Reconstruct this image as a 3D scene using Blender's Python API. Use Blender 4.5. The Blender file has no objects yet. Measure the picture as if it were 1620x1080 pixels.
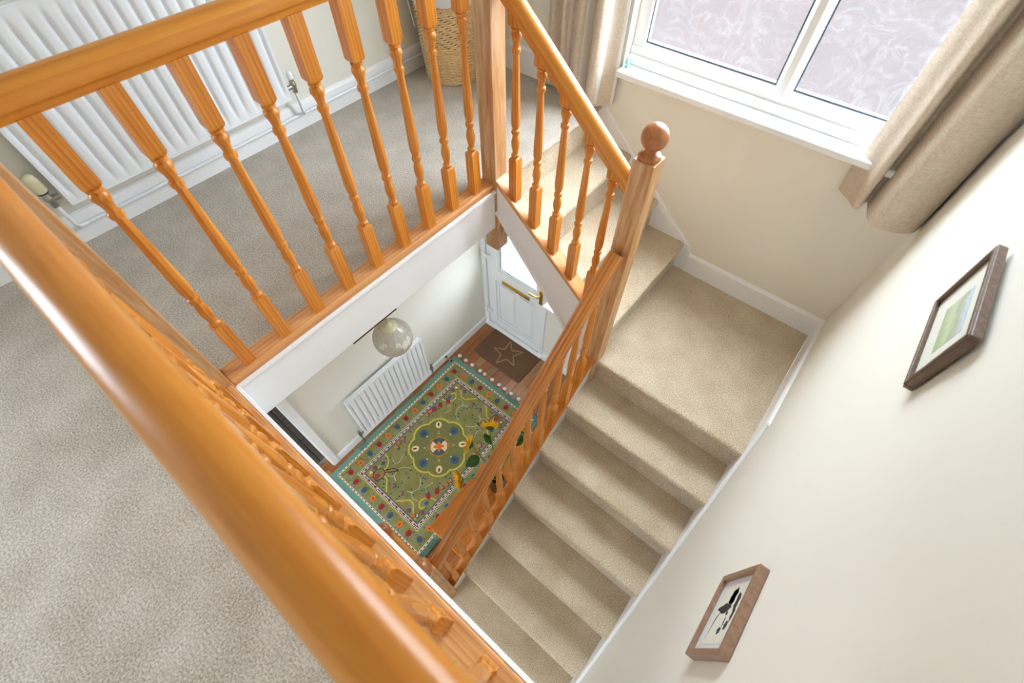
import bpy, bmesh, math, random
import numpy as np
from mathutils import Vector, Matrix
random.seed(7)
PI = math.pi
sc = bpy.context.scene
col = sc.collection

# ------------------------------------------------------------------ camera
CAM = Vector((1.18064, 0.004542, 1.35089))
cr = Vector((0.772426, 0.635105, 0.000319)); cu = Vector((-0.526044, 0.639502, 0.560638)); cf = Vector((-0.35586, 0.433219, -0.828061))
cd = bpy.data.cameras.new('camera'); cam = bpy.data.objects.new('camera', cd); col.objects.link(cam)
cd.sensor_width = 36.0; cd.lens = 717.4036 / 1620 * 36; cd.clip_start = 0.02; cd.clip_end = 200
cam.matrix_world = Matrix(((cr.x, cu.x, -cf.x, CAM.x), (cr.y, cu.y, -cf.y, CAM.y), (cr.z, cu.z, -cf.z, CAM.z), (0, 0, 0, 1)))
cd.dof.use_dof = True; cd.dof.focus_distance = 2.5; cd.dof.aperture_fstop = 4.0
sc.camera = cam

# ------------------------------------------------------------------ sky, exposure
w = bpy.data.worlds.new('sky'); sc.world = w; w.use_nodes = True
wn, wl = w.node_tree.nodes, w.node_tree.links
bg = wn['Background']; bg.inputs['Color'].default_value = (0.80, 0.915, 1.02, 1)
SKY = 20.0                                                     # overcast sky: zenith three times as bright as the horizon
wt = wn.new('ShaderNodeTexCoord'); wx = wn.new('ShaderNodeSeparateXYZ'); wl.new(wt.outputs['Generated'], wx.inputs[0])
wm = wn.new('ShaderNodeMath'); wm.operation = 'MAXIMUM'; wm.inputs[1].default_value = 0.0; wl.new(wx.outputs['Z'], wm.inputs[0])
wa = wn.new('ShaderNodeMath'); wa.operation = 'MULTIPLY_ADD'; wa.inputs[1].default_value = SKY*2/3; wa.inputs[2].default_value = SKY/3; wl.new(wm.outputs[0], wa.inputs[0])
wl.new(wa.outputs[0], bg.inputs['Strength'])
vs = sc.view_settings; vs.view_transform = 'Standard'; vs.look = 'None'; vs.exposure = 0.60; vs.gamma = 1.0; vs.use_curve_mapping = False
XLP = -1.34
def portal(loc, rot, sx, sy):
    l = bpy.data.lights.new('window_portal', 'AREA'); l.shape = 'RECTANGLE'; l.size = sx; l.size_y = sy
    l.cycles.is_portal = True
    o = bpy.data.objects.new('window_portal', l); col.objects.link(o); o.location = loc; o.rotation_euler = rot
portal((0.765, 2.46, 1.23), (-PI/2, 0, 0), 1.39, 1.98)
portal((XLP, -1.375, 1.20), (0, -PI/2, 0), 1.2, .85)
portal((-0.49, 2.24, -1.18), (-PI/2, 0, 0), 0.50, 1.15)
portal((0.16, 2.24, -1.28), (-PI/2, 0, 0), 0.50, 0.6)
portal((0.0, -2.50, -1.45), (PI/2, 0, 0), 1.5, 1.3)

# ------------------------------------------------------------------ dimensions
R = 0.2; G = 0.2415; G2 = 0.2378
XL, XR, YF, YB, ZC = -1.126, 1.57, 2.265, -2.30, 2.36       # landing shell
HX, HY, HZ = -0.905, 2.11, -2.6                               # hall left wall, front wall, floor
N = 0.0822                                                    # newel size
BX, BY = -0.039, -0.063                                       # centre lines of the two level balustrades
NY = 1.354                                                    # centre line of the upper flight balustrade
NX2 = 0.671                                                   # centre line of the lower flight balustrade
XS, YS = -0.0364, 1.3465                                      # first risers of the flights
ZQ = -0.8

# ------------------------------------------------------------------ mesh helpers
class MB:
    def __init__(s): s.v = []; s.f = []
    def add(s, vs, fs):
        o = len(s.v); s.v += [tuple(map(float, p)) for p in vs]; s.f += [tuple(i + o for i in f) for f in fs]; return s
    def box(s, a, b):
        x0, y0, z0 = a; x1, y1, z1 = b
        if x0 > x1: x0, x1 = x1, x0
        if y0 > y1: y0, y1 = y1, y0
        if z0 > z1: z0, z1 = z1, z0
        return s.add([(x0,y0,z0),(x1,y0,z0),(x1,y1,z0),(x0,y1,z0),(x0,y0,z1),(x1,y0,z1),(x1,y1,z1),(x0,y1,z1)],
                     [(3,2,1,0),(4,5,6,7),(0,1,5,4),(1,2,6,5),(2,3,7,6),(3,0,4,7)])
    def prism(s, poly, axis, a, b):
        """poly of 2D points in the plane across axis (order x,y,z without axis), extruded from a to b"""
        def P(p, t):
            q = list(p); q.insert(axis, t); return tuple(q)
        n = len(poly)
        vs = [P(p, a) for p in poly] + [P(p, b) for p in poly]
        fs = [tuple(range(n))[::-1], tuple(range(n, 2*n))] + [(i, (i+1) % n, n + (i+1) % n, n + i) for i in range(n)]
        return s.add(vs, fs)
    def lathe(s, prof, c=(0,0,0), seg=20, cap=True):
        vs = []; fs = []; n = len(prof)
        for r, z in prof:
            for k in range(seg):
                a = 2*PI*k/seg; vs.append((c[0] + r*math.cos(a), c[1] + r*math.sin(a), c[2] + z))
        for i in range(n-1):
            for k in range(seg):
                k2 = (k+1) % seg
                fs.append((i*seg+k, i*seg+k2, (i+1)*seg+k2, (i+1)*seg+k))
        if cap:
            fs.append(tuple(range(seg))[::-1]); fs.append(tuple(range((n-1)*seg, n*seg)))
        return s.add(vs, fs)
    def sweep(s, prof, pts, up=(0,0,1), closed=True):
        """prof: list of (side, up) offsets; pts: path"""
        pts = [Vector(p) for p in pts]; up = Vector(up); n = len(prof); vs = []; fs = []
        for i, p in enumerate(pts):
            d = (pts[min(i+1, len(pts)-1)] - pts[max(i-1, 0)]).normalized()
            sd = d.cross(up).normalized(); u2 = sd.cross(d).normalized()
            for a, b in prof: vs.append(p + sd*a + u2*b)
        for i in range(len(pts)-1):
            for k in range(n):
                k2 = (k+1) % n; fs.append((i*n+k, i*n+k2, (i+1)*n+k2, (i+1)*n+k))
        fs.append(tuple(range(n))[::-1]); fs.append(tuple(range((len(pts)-1)*n, len(pts)*n)))
        return s.add(vs, fs)
    def tube(s, pts, r, seg=10):
        pts = [Vector(p) for p in pts]
        d = (pts[-1] - pts[0]); up = Vector((0,0,1)) if abs(d.normalized().z) < 0.9 else Vector((0,1,0.01))
        rr = r if isinstance(r, (list, tuple)) else [r]*len(pts)
        vs = []; fs = []; n = seg
        for i, p in enumerate(pts):
            t = (pts[min(i+1, len(pts)-1)] - pts[max(i-1, 0)]).normalized()
            u = up
            if abs(t.dot(u)) > 0.95: u = Vector((1,0,0.01))
            sd = t.cross(u).normalized(); u2 = sd.cross(t).normalized()
            for k in range(n):
                a = 2*PI*k/n; vs.append(p + (sd*math.cos(a) + u2*math.sin(a))*rr[i])
        for i in range(len(pts)-1):
            for k in range(n):
                k2 = (k+1) % n; fs.append((i*n+k, i*n+k2, (i+1)*n+k2, (i+1)*n+k))
        fs.append(tuple(range(n))[::-1]); fs.append(tuple(range((len(pts)-1)*n, len(pts)*n)))
        return s.add(vs, fs)
    def sphere(s, c, r, seg=24, rings=14, sz=1.0):
        prof = [(max(1e-4, r*math.sin(PI*i/rings)), -r*sz*math.cos(PI*i/rings)) for i in range(rings+1)]
        return s.lathe(prof, c, seg, False)
    def mesh(s, name, off=(0,0,0), smooth=None, bevel=0, bseg=2):
        me = bpy.data.meshes.new(name)
        me.from_pydata([(a-off[0], b-off[1], c-off[2]) for a, b, c in s.v], [], s.f); me.update()
        bm = bmesh.new(); bm.from_mesh(me); bmesh.ops.recalc_face_normals(bm, faces=bm.faces[:])
        if bevel:
            ed = [e for e in bm.edges if len(e.link_faces) == 2 and e.calc_face_angle(0) > 0.6]
            bmesh.ops.bevel(bm, geom=ed, offset=bevel, segments=bseg, profile=0.5, affect='EDGES', clamp_overlap=True)
        bm.to_mesh(me); bm.free()
        if smooth is not None:
            for p in me.polygons: p.use_smooth = True
            me.set_sharp_from_angle(angle=math.radians(smooth))
        return me

OFF = {}
def link(name, me, mat, parent=None):
    o = bpy.data.objects.new(name, me); col.objects.link(o)
    if mat is not None and not me.materials: me.materials.append(mat)
    if parent is not None: o.parent = parent
    OFF[o.name] = OFF.get(parent.name, (0,0,0)) if parent is not None else (0,0,0)
    return o
def thing(name, label, cat, loc=(0,0,0), group=None):
    o = bpy.data.objects.new(name, None); col.objects.link(o); o.location = loc; o.empty_display_size = 0.1
    o['label'] = label; o['category'] = cat
    if group: o['group'] = group
    OFF[o.name] = tuple(loc); return o
def part(mb, name, mat, parent, smooth=None, bevel=0, bseg=2, label=None):
    me = mb.mesh(name, OFF[parent.name], smooth, bevel, bseg)
    o = link(name, me, mat, parent)
    if label: o['label'] = label
    return o
def solo(mb, name, mat, label, cat, loc, group=None, smooth=None, bevel=0):
    o = link(name, mb.mesh(name, loc, smooth, bevel), mat); o.location = loc
    o['label'] = label; o['category'] = cat
    if group: o['group'] = group
    OFF[o.name] = tuple(loc)
    return o
def struct(mb, name, mat, smooth=None, bevel=0, label=None):
    o = link(name, mb.mesh(name, (0,0,0), smooth, bevel), mat); o['kind'] = 'structure'
    if label: o['label'] = label
    return o

# ------------------------------------------------------------------ materials
def srgb(r, g, b):
    f = lambda c: (c/255/12.92) if c/255 <= 0.04045 else ((c/255 + 0.055)/1.055)**2.4
    return (f(r), f(g), f(b), 1)
def newmat(name):
    m = bpy.data.materials.new(name); m.use_nodes = True
    nt = m.node_tree; return m, nt, nt.nodes, nt.links, nt.nodes['Principled BSDF']
def plain(name, c, rough=0.5, metal=0, noise=0.0, nscale=60, bump=0.0, bscale=200, spec=0.5, coat=0.0):
    m, nt, n, l, p = newmat(name)
    p.inputs['Base Color'].default_value = c; p.inputs['Roughness'].default_value = rough; p.inputs['Metallic'].default_value = metal
    p.inputs['Specular IOR Level'].default_value = spec; p.inputs['Coat Weight'].default_value = coat
    tc = n.new('ShaderNodeTexCoord')
    if noise:
        t = n.new('ShaderNodeTexNoise'); t.inputs['Scale'].default_value = nscale; t.inputs['Detail'].default_value = 3
        l.new(tc.outputs['Object'], t.inputs['Vector'])
        mr = n.new('ShaderNodeMapRange'); mr.inputs['From Min'].default_value = .3; mr.inputs['From Max'].default_value = .7
        mr.inputs['To Min'].default_value = 1-noise; mr.inputs['To Max'].default_value = 1+noise
        l.new(t.outputs['Fac'], mr.inputs['Value'])
        mx = n.new('ShaderNodeMix'); mx.data_type = 'RGBA'; mx.blend_type = 'MULTIPLY'; mx.inputs['Factor'].default_value = 1
        mx.inputs['A'].default_value = c
        cc = n.new('ShaderNodeCombineColor')
        for k in ('Red','Green','Blue'): l.new(mr.outputs['Result'], cc.inputs[k])
        l.new(cc.outputs['Color'], mx.inputs['B']); l.new(mx.outputs['Result'], p.inputs['Base Color'])
    if bump:
        t2 = n.new('ShaderNodeTexNoise'); t2.inputs['Scale'].default_value = bscale; t2.inputs['Detail'].default_value = 2
        l.new(tc.outputs['Object'], t2.inputs['Vector'])
        b = n.new('ShaderNodeBump'); b.inputs['Strength'].default_value = bump; b.inputs['Distance'].default_value = 0.01
        l.new(t2.outputs['Fac'], b.inputs['Height']); l.new(b.outputs['Normal'], p.inputs['Normal'])
    return m
def pine(name, axis, dark, mid, light, rough=0.32, worn=0.0, knots=True, coat=0.25, ring=34, wave=0.34):
    m, nt, n, l, p = newmat(name)
    tc = n.new('ShaderNodeTexCoord'); oi = n.new('ShaderNodeObjectInfo')
    mul = n.new('ShaderNodeVectorMath'); mul.operation = 'SCALE'; mul.inputs[0].default_value = (3.1, 4.7, 2.3)
    l.new(oi.outputs['Random'], mul.inputs['Scale'])
    ad = n.new('ShaderNodeVectorMath'); ad.operation = 'ADD'
    l.new(tc.outputs['Object'], ad.inputs[0]); l.new(mul.outputs['Vector'], ad.inputs[1])
    def mapped(s_along, s_across):
        mp = n.new('ShaderNodeMapping'); s = [s_across]*3; s[axis] = s_along; mp.inputs['Scale'].default_value = s
        l.new(ad.outputs['Vector'], mp.inputs['Vector']); return mp
    mp = mapped(0.10, 1.0)
    wv = n.new('ShaderNodeTexWave'); wv.wave_type = 'RINGS'; wv.rings_direction = 'XYZ'[axis]; wv.wave_profile = 'SAW'
    wv.inputs['Scale'].default_value = ring; wv.inputs['Distortion'].default_value = 3.0; wv.inputs['Detail'].default_value = 2.0; wv.inputs['Detail Scale'].default_value = 0.6
    l.new(mp.outputs['Vector'], wv.inputs['Vector'])
    mp2 = mapped(3.0, 45.0)
    ns = n.new('ShaderNodeTexNoise'); ns.inputs['Scale'].default_value = 2.0; ns.inputs['Detail'].default_value = 4
    l.new(mp2.outputs['Vector'], ns.inputs['Vector'])
    mxf = n.new('ShaderNodeMath'); mxf.operation = 'MULTIPLY_ADD'; mxf.inputs[1].default_value = wave
    sb = n.new('ShaderNodeMath'); sb.operation = 'MULTIPLY'; sb.inputs[1].default_value = 1-wave
    l.new(ns.outputs['Fac'], sb.inputs[0]); l.new(wv.outputs['Fac'], mxf.inputs[0]); l.new(sb.outputs[0], mxf.inputs[2])
    cr_ = n.new('ShaderNodeValToRGB'); e = cr_.color_ramp.elements
    e[0].position = 0.15; e[0].color = light; e[1].position = 0.85; e[1].color = dark
    e2 = cr_.color_ramp.elements.new(0.5); e2.color = mid
    l.new(mxf.outputs[0], cr_.inputs['Fac']); out = cr_.outputs['Color']
    if knots:
        vo = n.new('ShaderNodeTexVoronoi'); vo.inputs['Scale'].default_value = 5.5
        mp3 = mapped(0.55, 1.0); l.new(mp3.outputs['Vector'], vo.inputs['Vector'])
        mr = n.new('ShaderNodeMapRange'); mr.inputs['From Min'].default_value = 0.035; mr.inputs['From Max'].default_value = 0.085
        mr.inputs['To Min'].default_value = 0.28; mr.inputs['To Max'].default_value = 1.0
        l.new(vo.outputs['Distance'], mr.inputs['Value'])
        mx = n.new('ShaderNodeMix'); mx.data_type = 'RGBA'; mx.inputs['A'].default_value = srgb(70, 36, 14)
        l.new(mr.outputs['Result'], mx.inputs['Factor']); l.new(out, mx.inputs['B']); out = mx.outputs['Result']
    if worn:
        mp4 = mapped(2.0, 22.0)
        n4 = n.new('ShaderNodeTexNoise'); n4.inputs['Scale'].default_value = 1.6; n4.inputs['Detail'].default_value = 5; n4.inputs['Roughness'].default_value = .65
        l.new(mp4.outputs['Vector'], n4.inputs['Vector'])
        mr = n.new('ShaderNodeMapRange'); mr.inputs['From Min'].default_value = 0.42; mr.inputs['From Max'].default_value = 0.68
        mr.inputs['To Max'].default_value = worn; l.new(n4.outputs['Fac'], mr.inputs['Value'])
        mx = n.new('ShaderNodeMix'); mx.data_type = 'RGBA'; mx.inputs['B'].default_value = srgb(226, 196, 158)
        l.new(mr.outputs['Result'], mx.inputs['Factor']); l.new(out, mx.inputs['A']); out = mx.outputs['Result']
    l.new(out, p.inputs['Base Color'])
    p.inputs['Roughness'].default_value = rough; p.inputs['Coat Weight'].default_value = coat; p.inputs['Coat Roughness'].default_value = 0.22
    b = n.new('ShaderNodeBump'); b.inputs['Strength'].default_value = 0.08; b.inputs['Distance'].default_value = 0.003
    l.new(ns.outputs['Fac'], b.inputs['Height']); l.new(b.outputs['Normal'], p.inputs['Normal'])
    return m
def carpet(name, a, b, scale=170, bump=.75):
    m, nt, n, l, p = newmat(name)
    tc = n.new('ShaderNodeTexCoord')
    t = n.new('ShaderNodeTexNoise'); t.inputs['Scale'].default_value = scale; t.inputs['Detail'].default_value = 2.5; t.inputs['Roughness'].default_value = .7
    l.new(tc.outputs['Object'], t.inputs['Vector'])
    t2 = n.new('ShaderNodeTexNoise'); t2.inputs['Scale'].default_value = 7; t2.inputs['Detail'].default_value = 3
    l.new(tc.outputs['Object'], t2.inputs['Vector'])
    ma = n.new('ShaderNodeMath'); ma.operation = 'MULTIPLY_ADD'; ma.inputs[1].default_value = 0.25
    l.new(t2.outputs['Fac'], ma.inputs[0]); l.new(t.outputs['Fac'], ma.inputs[2])
    r_ = n.new('ShaderNodeValToRGB'); e = r_.color_ramp.elements
    e[0].position = 0.46; e[0].color = a; e[1].position = 0.78; e[1].color = b
    l.new(ma.outputs[0], r_.inputs['Fac']); l.new(r_.outputs['Color'], p.inputs['Base Color'])
    p.inputs['Roughness'].default_value = 1; p.inputs['Specular IOR Level'].default_value = 0.1
    p.inputs['Sheen Weight'].default_value = 0.35; p.inputs['Sheen Roughness'].default_value = 0.5
    bp = n.new('ShaderNodeBump'); bp.inputs['Strength'].default_value = bump; bp.inputs['Distance'].default_value = 0.010
    l.new(t.outputs['Fac'], bp.inputs['Height']); l.new(bp.outputs['Normal'], p.inputs['Normal'])
    return m
def fabric(name, c1, c2, scale=420):
    m, nt, n, l, p = newmat(name)
    tc = n.new('ShaderNodeTexCoord')
    outs = []
    for sx in ((scale*.12, scale*.12, scale), (scale, scale, scale*.12)):
        mp = n.new('ShaderNodeMapping'); mp.inputs['Scale'].default_value = sx; l.new(tc.outputs['Object'], mp.inputs['Vector'])
        t = n.new('ShaderNodeTexNoise'); t.inputs['Scale'].default_value = 1.0; t.inputs['Detail'].default_value = 2; l.new(mp.outputs['Vector'], t.inputs['Vector']); outs.append(t.outputs['Fac'])
    ad = n.new('ShaderNodeMath'); ad.operation = 'ADD'; l.new(outs[0], ad.inputs[0]); l.new(outs[1], ad.inputs[1])
    r_ = n.new('ShaderNodeValToRGB'); e = r_.color_ramp.elements; e[0].position = .35; e[0].color = c1; e[1].position = .65; e[1].color = c2
    hf = n.new('ShaderNodeMath'); hf.operation = 'MULTIPLY'; hf.inputs[1].default_value = .5; l.new(ad.outputs[0], hf.inputs[0])
    l.new(hf.outputs[0], r_.inputs['Fac'])
    df = n.new('ShaderNodeBsdfDiffuse'); tr = n.new('ShaderNodeBsdfTranslucent'); ms = n.new('ShaderNodeMixShader'); ms.inputs[0].default_value = .16
    l.new(r_.outputs['Color'], df.inputs['Color']); l.new(r_.outputs['Color'], tr.inputs['Color'])
    bp = n.new('ShaderNodeBump'); bp.inputs['Strength'].default_value = .3; bp.inputs['Distance'].default_value = .002
    l.new(hf.outputs[0], bp.inputs['Height']); l.new(bp.outputs['Normal'], df.inputs['Normal'])
    l.new(df.outputs[0], ms.inputs[1]); l.new(tr.outputs[0], ms.inputs[2])
    l.new(ms.outputs[0], nt.nodes['Material Output'].inputs['Surface']); n.remove(p)
    return m
def glass_pane(name, trans=0.86, streak=0.30, tint=(1,1,1,1), scale=9):
    """obscure glass: clear body, scattering ridges in the cast pattern, faint gloss"""
    m, nt, n, l, p = newmat(name); n.remove(p)
    tc = n.new('ShaderNodeTexCoord'); mp = n.new('ShaderNodeMapping'); mp.inputs['Scale'].default_value = (scale, scale, scale); l.new(tc.outputs['Object'], mp.inputs['Vector'])
    ns = n.new('ShaderNodeTexNoise'); ns.inputs['Scale'].default_value = 1.0; ns.inputs['Detail'].default_value = 3; ns.inputs['Distortion'].default_value = 1.6
    l.new(mp.outputs['Vector'], ns.inputs['Vector'])
    sb = n.new('ShaderNodeMath'); sb.operation = 'SUBTRACT'; sb.inputs[1].default_value = .5; l.new(ns.outputs['Fac'], sb.inputs[0])
    ab = n.new('ShaderNodeMath'); ab.operation = 'ABSOLUTE'; l.new(sb.outputs[0], ab.inputs[0])
    mr = n.new('ShaderNodeMapRange'); mr.inputs['From Min'].default_value = 0.0; mr.inputs['From Max'].default_value = 0.035
    mr.inputs['To Min'].default_value = streak; mr.inputs['To Max'].default_value = 1 - trans
    l.new(ab.outputs[0], mr.inputs['Value'])
    tr = n.new('ShaderNodeBsdfTransparent'); tr.inputs['Color'].default_value = tint
    tl = n.new('ShaderNodeBsdfTranslucent'); tl.inputs['Color'].default_value = (.95, .95, .97, 1)
    gl = n.new('ShaderNodeBsdfGlossy'); gl.inputs['Roughness'].default_value = .12; gl.inputs['Color'].default_value = (.9, .9, .9, 1)
    bp = n.new('ShaderNodeBump'); bp.inputs['Strength'].default_value = .5; bp.inputs['Distance'].default_value = .01
    l.new(ns.outputs['Fac'], bp.inputs['Height']); l.new(bp.outputs['Normal'], gl.inputs['Normal'])
    m1 = n.new('ShaderNodeMixShader'); l.new(mr.outputs['Result'], m1.inputs[0]); l.new(tr.outputs[0], m1.inputs[1]); l.new(tl.outputs[0], m1.inputs[2])
    m2 = n.new('ShaderNodeMixShader'); m2.inputs[0].default_value = .05; l.new(m1.outputs[0], m2.inputs[1]); l.new(gl.outputs[0], m2.inputs[2])
    l.new(m2.outputs[0], nt.nodes['Material Output'].inputs['Surface'])
    return m
PD, PM, PLt = srgb(178, 94, 18), srgb(216, 134, 40), srgb(232, 162, 70)
M = {}
for ax, nm in enumerate('xyz'):
    M['pine_' + nm] = pine('varnished_pine_' + nm, ax, PD, PM, PLt)
    M['rail_' + nm] = pine('varnished_rail_' + nm, ax, srgb(198, 116, 30), srgb(220, 142, 46), srgb(228, 158, 66), knots=False, ring=13)
    M['cap_' + nm] = pine('pine_capping_' + nm, ax, srgb(196, 122, 62), srgb(224, 160, 98), srgb(234, 178, 118), ring=22, rough=.4)
M['rail_low'] = pine('grained_lower_rail', 0, srgb(150, 78, 22), srgb(200, 122, 46), srgb(220, 148, 70), knots=True, ring=20, wave=.4)
M['string_cap'] = pine('dull_pine_capping', 0, srgb(178, 94, 24), srgb(210, 128, 44), srgb(222, 150, 66), rough=.6, coat=0)
M['newel'] = pine('worn_newel_pine', 2, srgb(160, 98, 48), srgb(196, 138, 80), srgb(214, 164, 108), worn=0.75, knots=False, rough=.45, ring=14, wave=.22)
M['wall'] = plain('cream_wall_paint', srgb(237, 233, 221), .75, noise=.012, nscale=3, bump=.02, bscale=320)
M['ceil'] = plain('white_ceiling_paint', srgb(245, 244, 240), .85, bump=.02, bscale=200)
M['white'] = plain('white_gloss_paint', srgb(247, 248, 249), .35, noise=.01, nscale=5, bump=.01, bscale=60)
M['upvc'] = plain('white_upvc', srgb(243, 245, 246), .28, noise=.006, nscale=4)
M['rad'] = plain('radiator_white_enamel', srgb(240, 243, 246), .3, noise=.006, nscale=4)
M['carpet'] = carpet('landing_carpet', srgb(160, 146, 128), srgb(226, 215, 201))
M['stair_carpet'] = carpet('stair_carpet', srgb(186, 160, 124), srgb(242, 227, 202))
M['curtain'] = fabric('beige_linen', srgb(212, 195, 174), srgb(238, 225, 208))
M['glass'] = glass_pane('obscure_window_glass', .988, .026)
M['door_glass'] = glass_pane('obscure_door_glass', .955, .11, scale=14)
M['gasket'] = plain('grey_glazing_gasket', srgb(92, 104, 118), .6, noise=.03)
M['brass'] = plain('polished_brass', srgb(212, 172, 84), .25, 1.0, noise=.03, nscale=20)
M['chrome'] = plain('dull_chrome', srgb(176, 172, 164), .3, 1.0, noise=.04, nscale=40)
M['dark'] = plain('dark_fitting', srgb(58, 56, 54), .5, noise=.05)
M['tile'] = plain('brown_grey_floor_tile', srgb(76, 66, 57), .4, noise=.08, nscale=12)
M['grout'] = plain('dark_grout', srgb(40, 34, 29), .9, noise=.05)
M['subfloor'] = plain('dark_timber_joint', srgb(84, 50, 24), .7, noise=.1, nscale=20)
M['paving'] = plain('pink_block_paving', srgb(50, 44, 43), .9, noise=.05, nscale=.8, spec=0.0)
M['knob'] = plain('cream_plastic', srgb(222, 214, 178), .4, noise=.02)

# ------------------------------------------------------------------ shell
def wall_holes(axis, a, b, c0, c1, z0, z1, holes):
    """wall slab across `axis` (0:x or 1:y) between a and b, running c0..c1, z0..z1 with rectangular holes (c0,c1,z0,z1)"""
    cs = sorted({c0, c1, *[h[0] for h in holes], *[h[1] for h in holes]}); zs = sorted({z0, z1, *[h[2] for h in holes], *[h[3] for h in holes]})
    mb = MB()
    for i in range(len(cs)-1):
        for j in range(len(zs)-1):
            cm, zm = (cs[i]+cs[i+1])/2, (zs[j]+zs[j+1])/2
            if any(h[0] < cm < h[1] and h[2] < zm < h[3] for h in holes): continue
            if axis == 1: mb.box((cs[i], a, zs[j]), (cs[i+1], b, zs[j+1]))
            else: mb.box((a, cs[i], zs[j]), (b, cs[i+1], zs[j+1]))
    return mb
def sroot(name, label, loc=(0,0,0)):
    o = bpy.data.objects.new(name, None); col.objects.link(o); o.location = loc; o['kind'] = 'structure'; o['label'] = label; OFF[o.name] = tuple(loc); o.empty_display_size = .1
    return o
WIN = (0.055, 1.470, 0.225, 2.24)
WL = (-1.8, -.95, .60, 1.80)
struct(wall_holes(1, YF, 2.52, XL-.25, XR+.25, -0.9, ZC, [WIN]), 'wall_front', M['wall'], label='cream front wall below and around the window')
struct(wall_holes(0, XL-.25, XL, YB, YF, -0.05, ZC, [WL]), 'wall_left', M['wall'], label='cream landing wall behind the white radiator')
struct(wall_holes(0, XR, XR+.25, YB, YF, HZ-.1, ZC, []), 'wall_right', M['wall'], label='cream wall with two framed pictures above the stairs')
struct(wall_holes(1, YB-.25, YB, XL-.25, XR+.25, HZ-.1, ZC, [(-.75, .75, -2.1, -.8)]), 'wall_back', M['wall'], label='cream wall at the back of the landing')
struct(MB().box((XL-.25, YB-.25, ZC), (XR+.25, 2.52, ZC+.1)), 'ceiling', M['ceil'], label='plain white ceiling over the landing')
# landing carpet, L shaped, with the rounded edge at the head of the stairs
mb = MB()
mb.box((XL, YB, -.03), (XR, BY-.043, 0)); mb.box((XL, BY-.043, -.03), (BX-.045, NY-N/2, 0))
mb.prism([(XL, -.03), (XS, -.03), (XS+.012, -.022), (XS+.02, -.013), (XS+.016, -.004), (XS+.006, 0), (XL, 0)], 1, NY-N/2, YF)
struct(mb, 'floor', M['carpet'], label='beige carpet on the upper landing')
mb = MB()
mb.box((XL, YB, -.22), (XR, BY-.043, -.03)); mb.box((XL, BY-.043, -.22), (BX+.02, NY-N/2, -.03)); mb.box((XL, NY-N/2, -.22), (XS-.021, YF, -.03))
struct(mb, 'ceiling_hall', M['ceil'], label='white ceiling of the entrance hall under the landing')
# hall shell
DOORH = (-1.0, 0.060, HZ-.1, -.55)
struct(wall_holes(0, XL, HX, -2.3, HY, HZ-.1, -.22, [DOORH]), 'wall_hall_left', M['wall'], label='cream hall wall behind the lower radiator')
mb = wall_holes(1, HY, YF-.013, HX, -.062, HZ-.1, -.22, [(-.905, -.15, HZ, -.52), (-.12, -.062, -1.62, -.95)])
for a_, b_, c_ in ((-.062, .44, True), (.44, .64, False)):
    so = lambda x: -.36-.84*(x-XS)
    if c_: mb.box((a_, HY, HZ-.1), (b_, YF-.013, -1.62)); mb.prism([(a_, -.95), (b_, -.95), (b_, so(b_)), (a_, so(a_))], 1, HY, YF-.013)
    else: mb.prism([(a_, HZ-.1), (b_, HZ-.1), (b_, so(b_)), (a_, so(a_))], 1, HY, YF-.013)
struct(mb, 'wall_hall_front', M['wall'], label='cream hall wall around the front door')
mb = MB()
zb = lambda y: -1.0-(YS-y)*.828-.03
mb.prism([(-.06, HZ), (HY, HZ), (HY, ZQ-.16), (YS, ZQ-.16), (-.06, zb(-.06)-.10)], 0, .650, .668)
struct(mb, 'wall_understair', M['wall'], label='cream panel closing the space under the lower stairs')
# skirting boards
def skirt(name, pts, h=.14, t=.016, z=0.0, mat=None, nsign=1):
    mb = MB()
    prof = [(0, 0), (t*nsign, 0), (t*nsign, h-.018), (t*.75*nsign, h-.006), (t*.35*nsign, h), (0, h)]
    mb.sweep(prof, [(p[0], p[1], z) for p in pts]); struct(mb, name, mat or M['white'])
skirt('baseboard_left', [(XL, YB), (XL, YF)], h=.125)
skirt('baseboard_front', [(XL+.016, YF), (XS-.02, YF)], h=.15)
skirt('baseboard_quarter_landing', [(.75, YF), (XR, YF)], h=.14, z=ZQ)
skirt('baseboard_right', [(XR, YF-.016), (XR, 1.46)], h=.14, z=ZQ)
skirt('baseboard_hall_left', [(HX, .108), (HX, HY)], h=.095, z=HZ)
skirt('baseboard_hall_front', [(-.15, HY), (.65, HY)], h=.095, z=HZ)
# hall floor: wood blocks in brick bond, nailed on a dark base
fl = struct(MB().box((HX-.1, -2.3, HZ-.1), (XR, HY+.02, HZ-.012)), 'floor_hall', M['subfloor'], label='wood block floor of the entrance hall')
blocks = [pine('oak_block_%d' % k, 1, srgb(*d), srgb(*m_), srgb(*l_), rough=.24, knots=False, coat=.45, ring=20) for k, (d, m_, l_) in enumerate(
    [((134, 80, 40), (176, 112, 58), (196, 134, 76)), ((116, 66, 32), (154, 92, 46), (178, 114, 62)), ((132, 86, 50), (172, 120, 72), (192, 142, 92)), ((112, 78, 52), (148, 110, 76), (170, 132, 98)), ((128, 70, 30), (168, 98, 46), (188, 118, 62))])]
BW, BL = .084, .25; bmesh_ = []
for k in range(5):
    me = MB().box((.0012, .0012, -.012), (BW-.0012, BL-.0012, 0)).mesh('plank', bevel=.0012, bseg=1); me.materials.append(blocks[k]); bmesh_.append(me)
nx = int((.65-HX)/BW)+1
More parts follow.
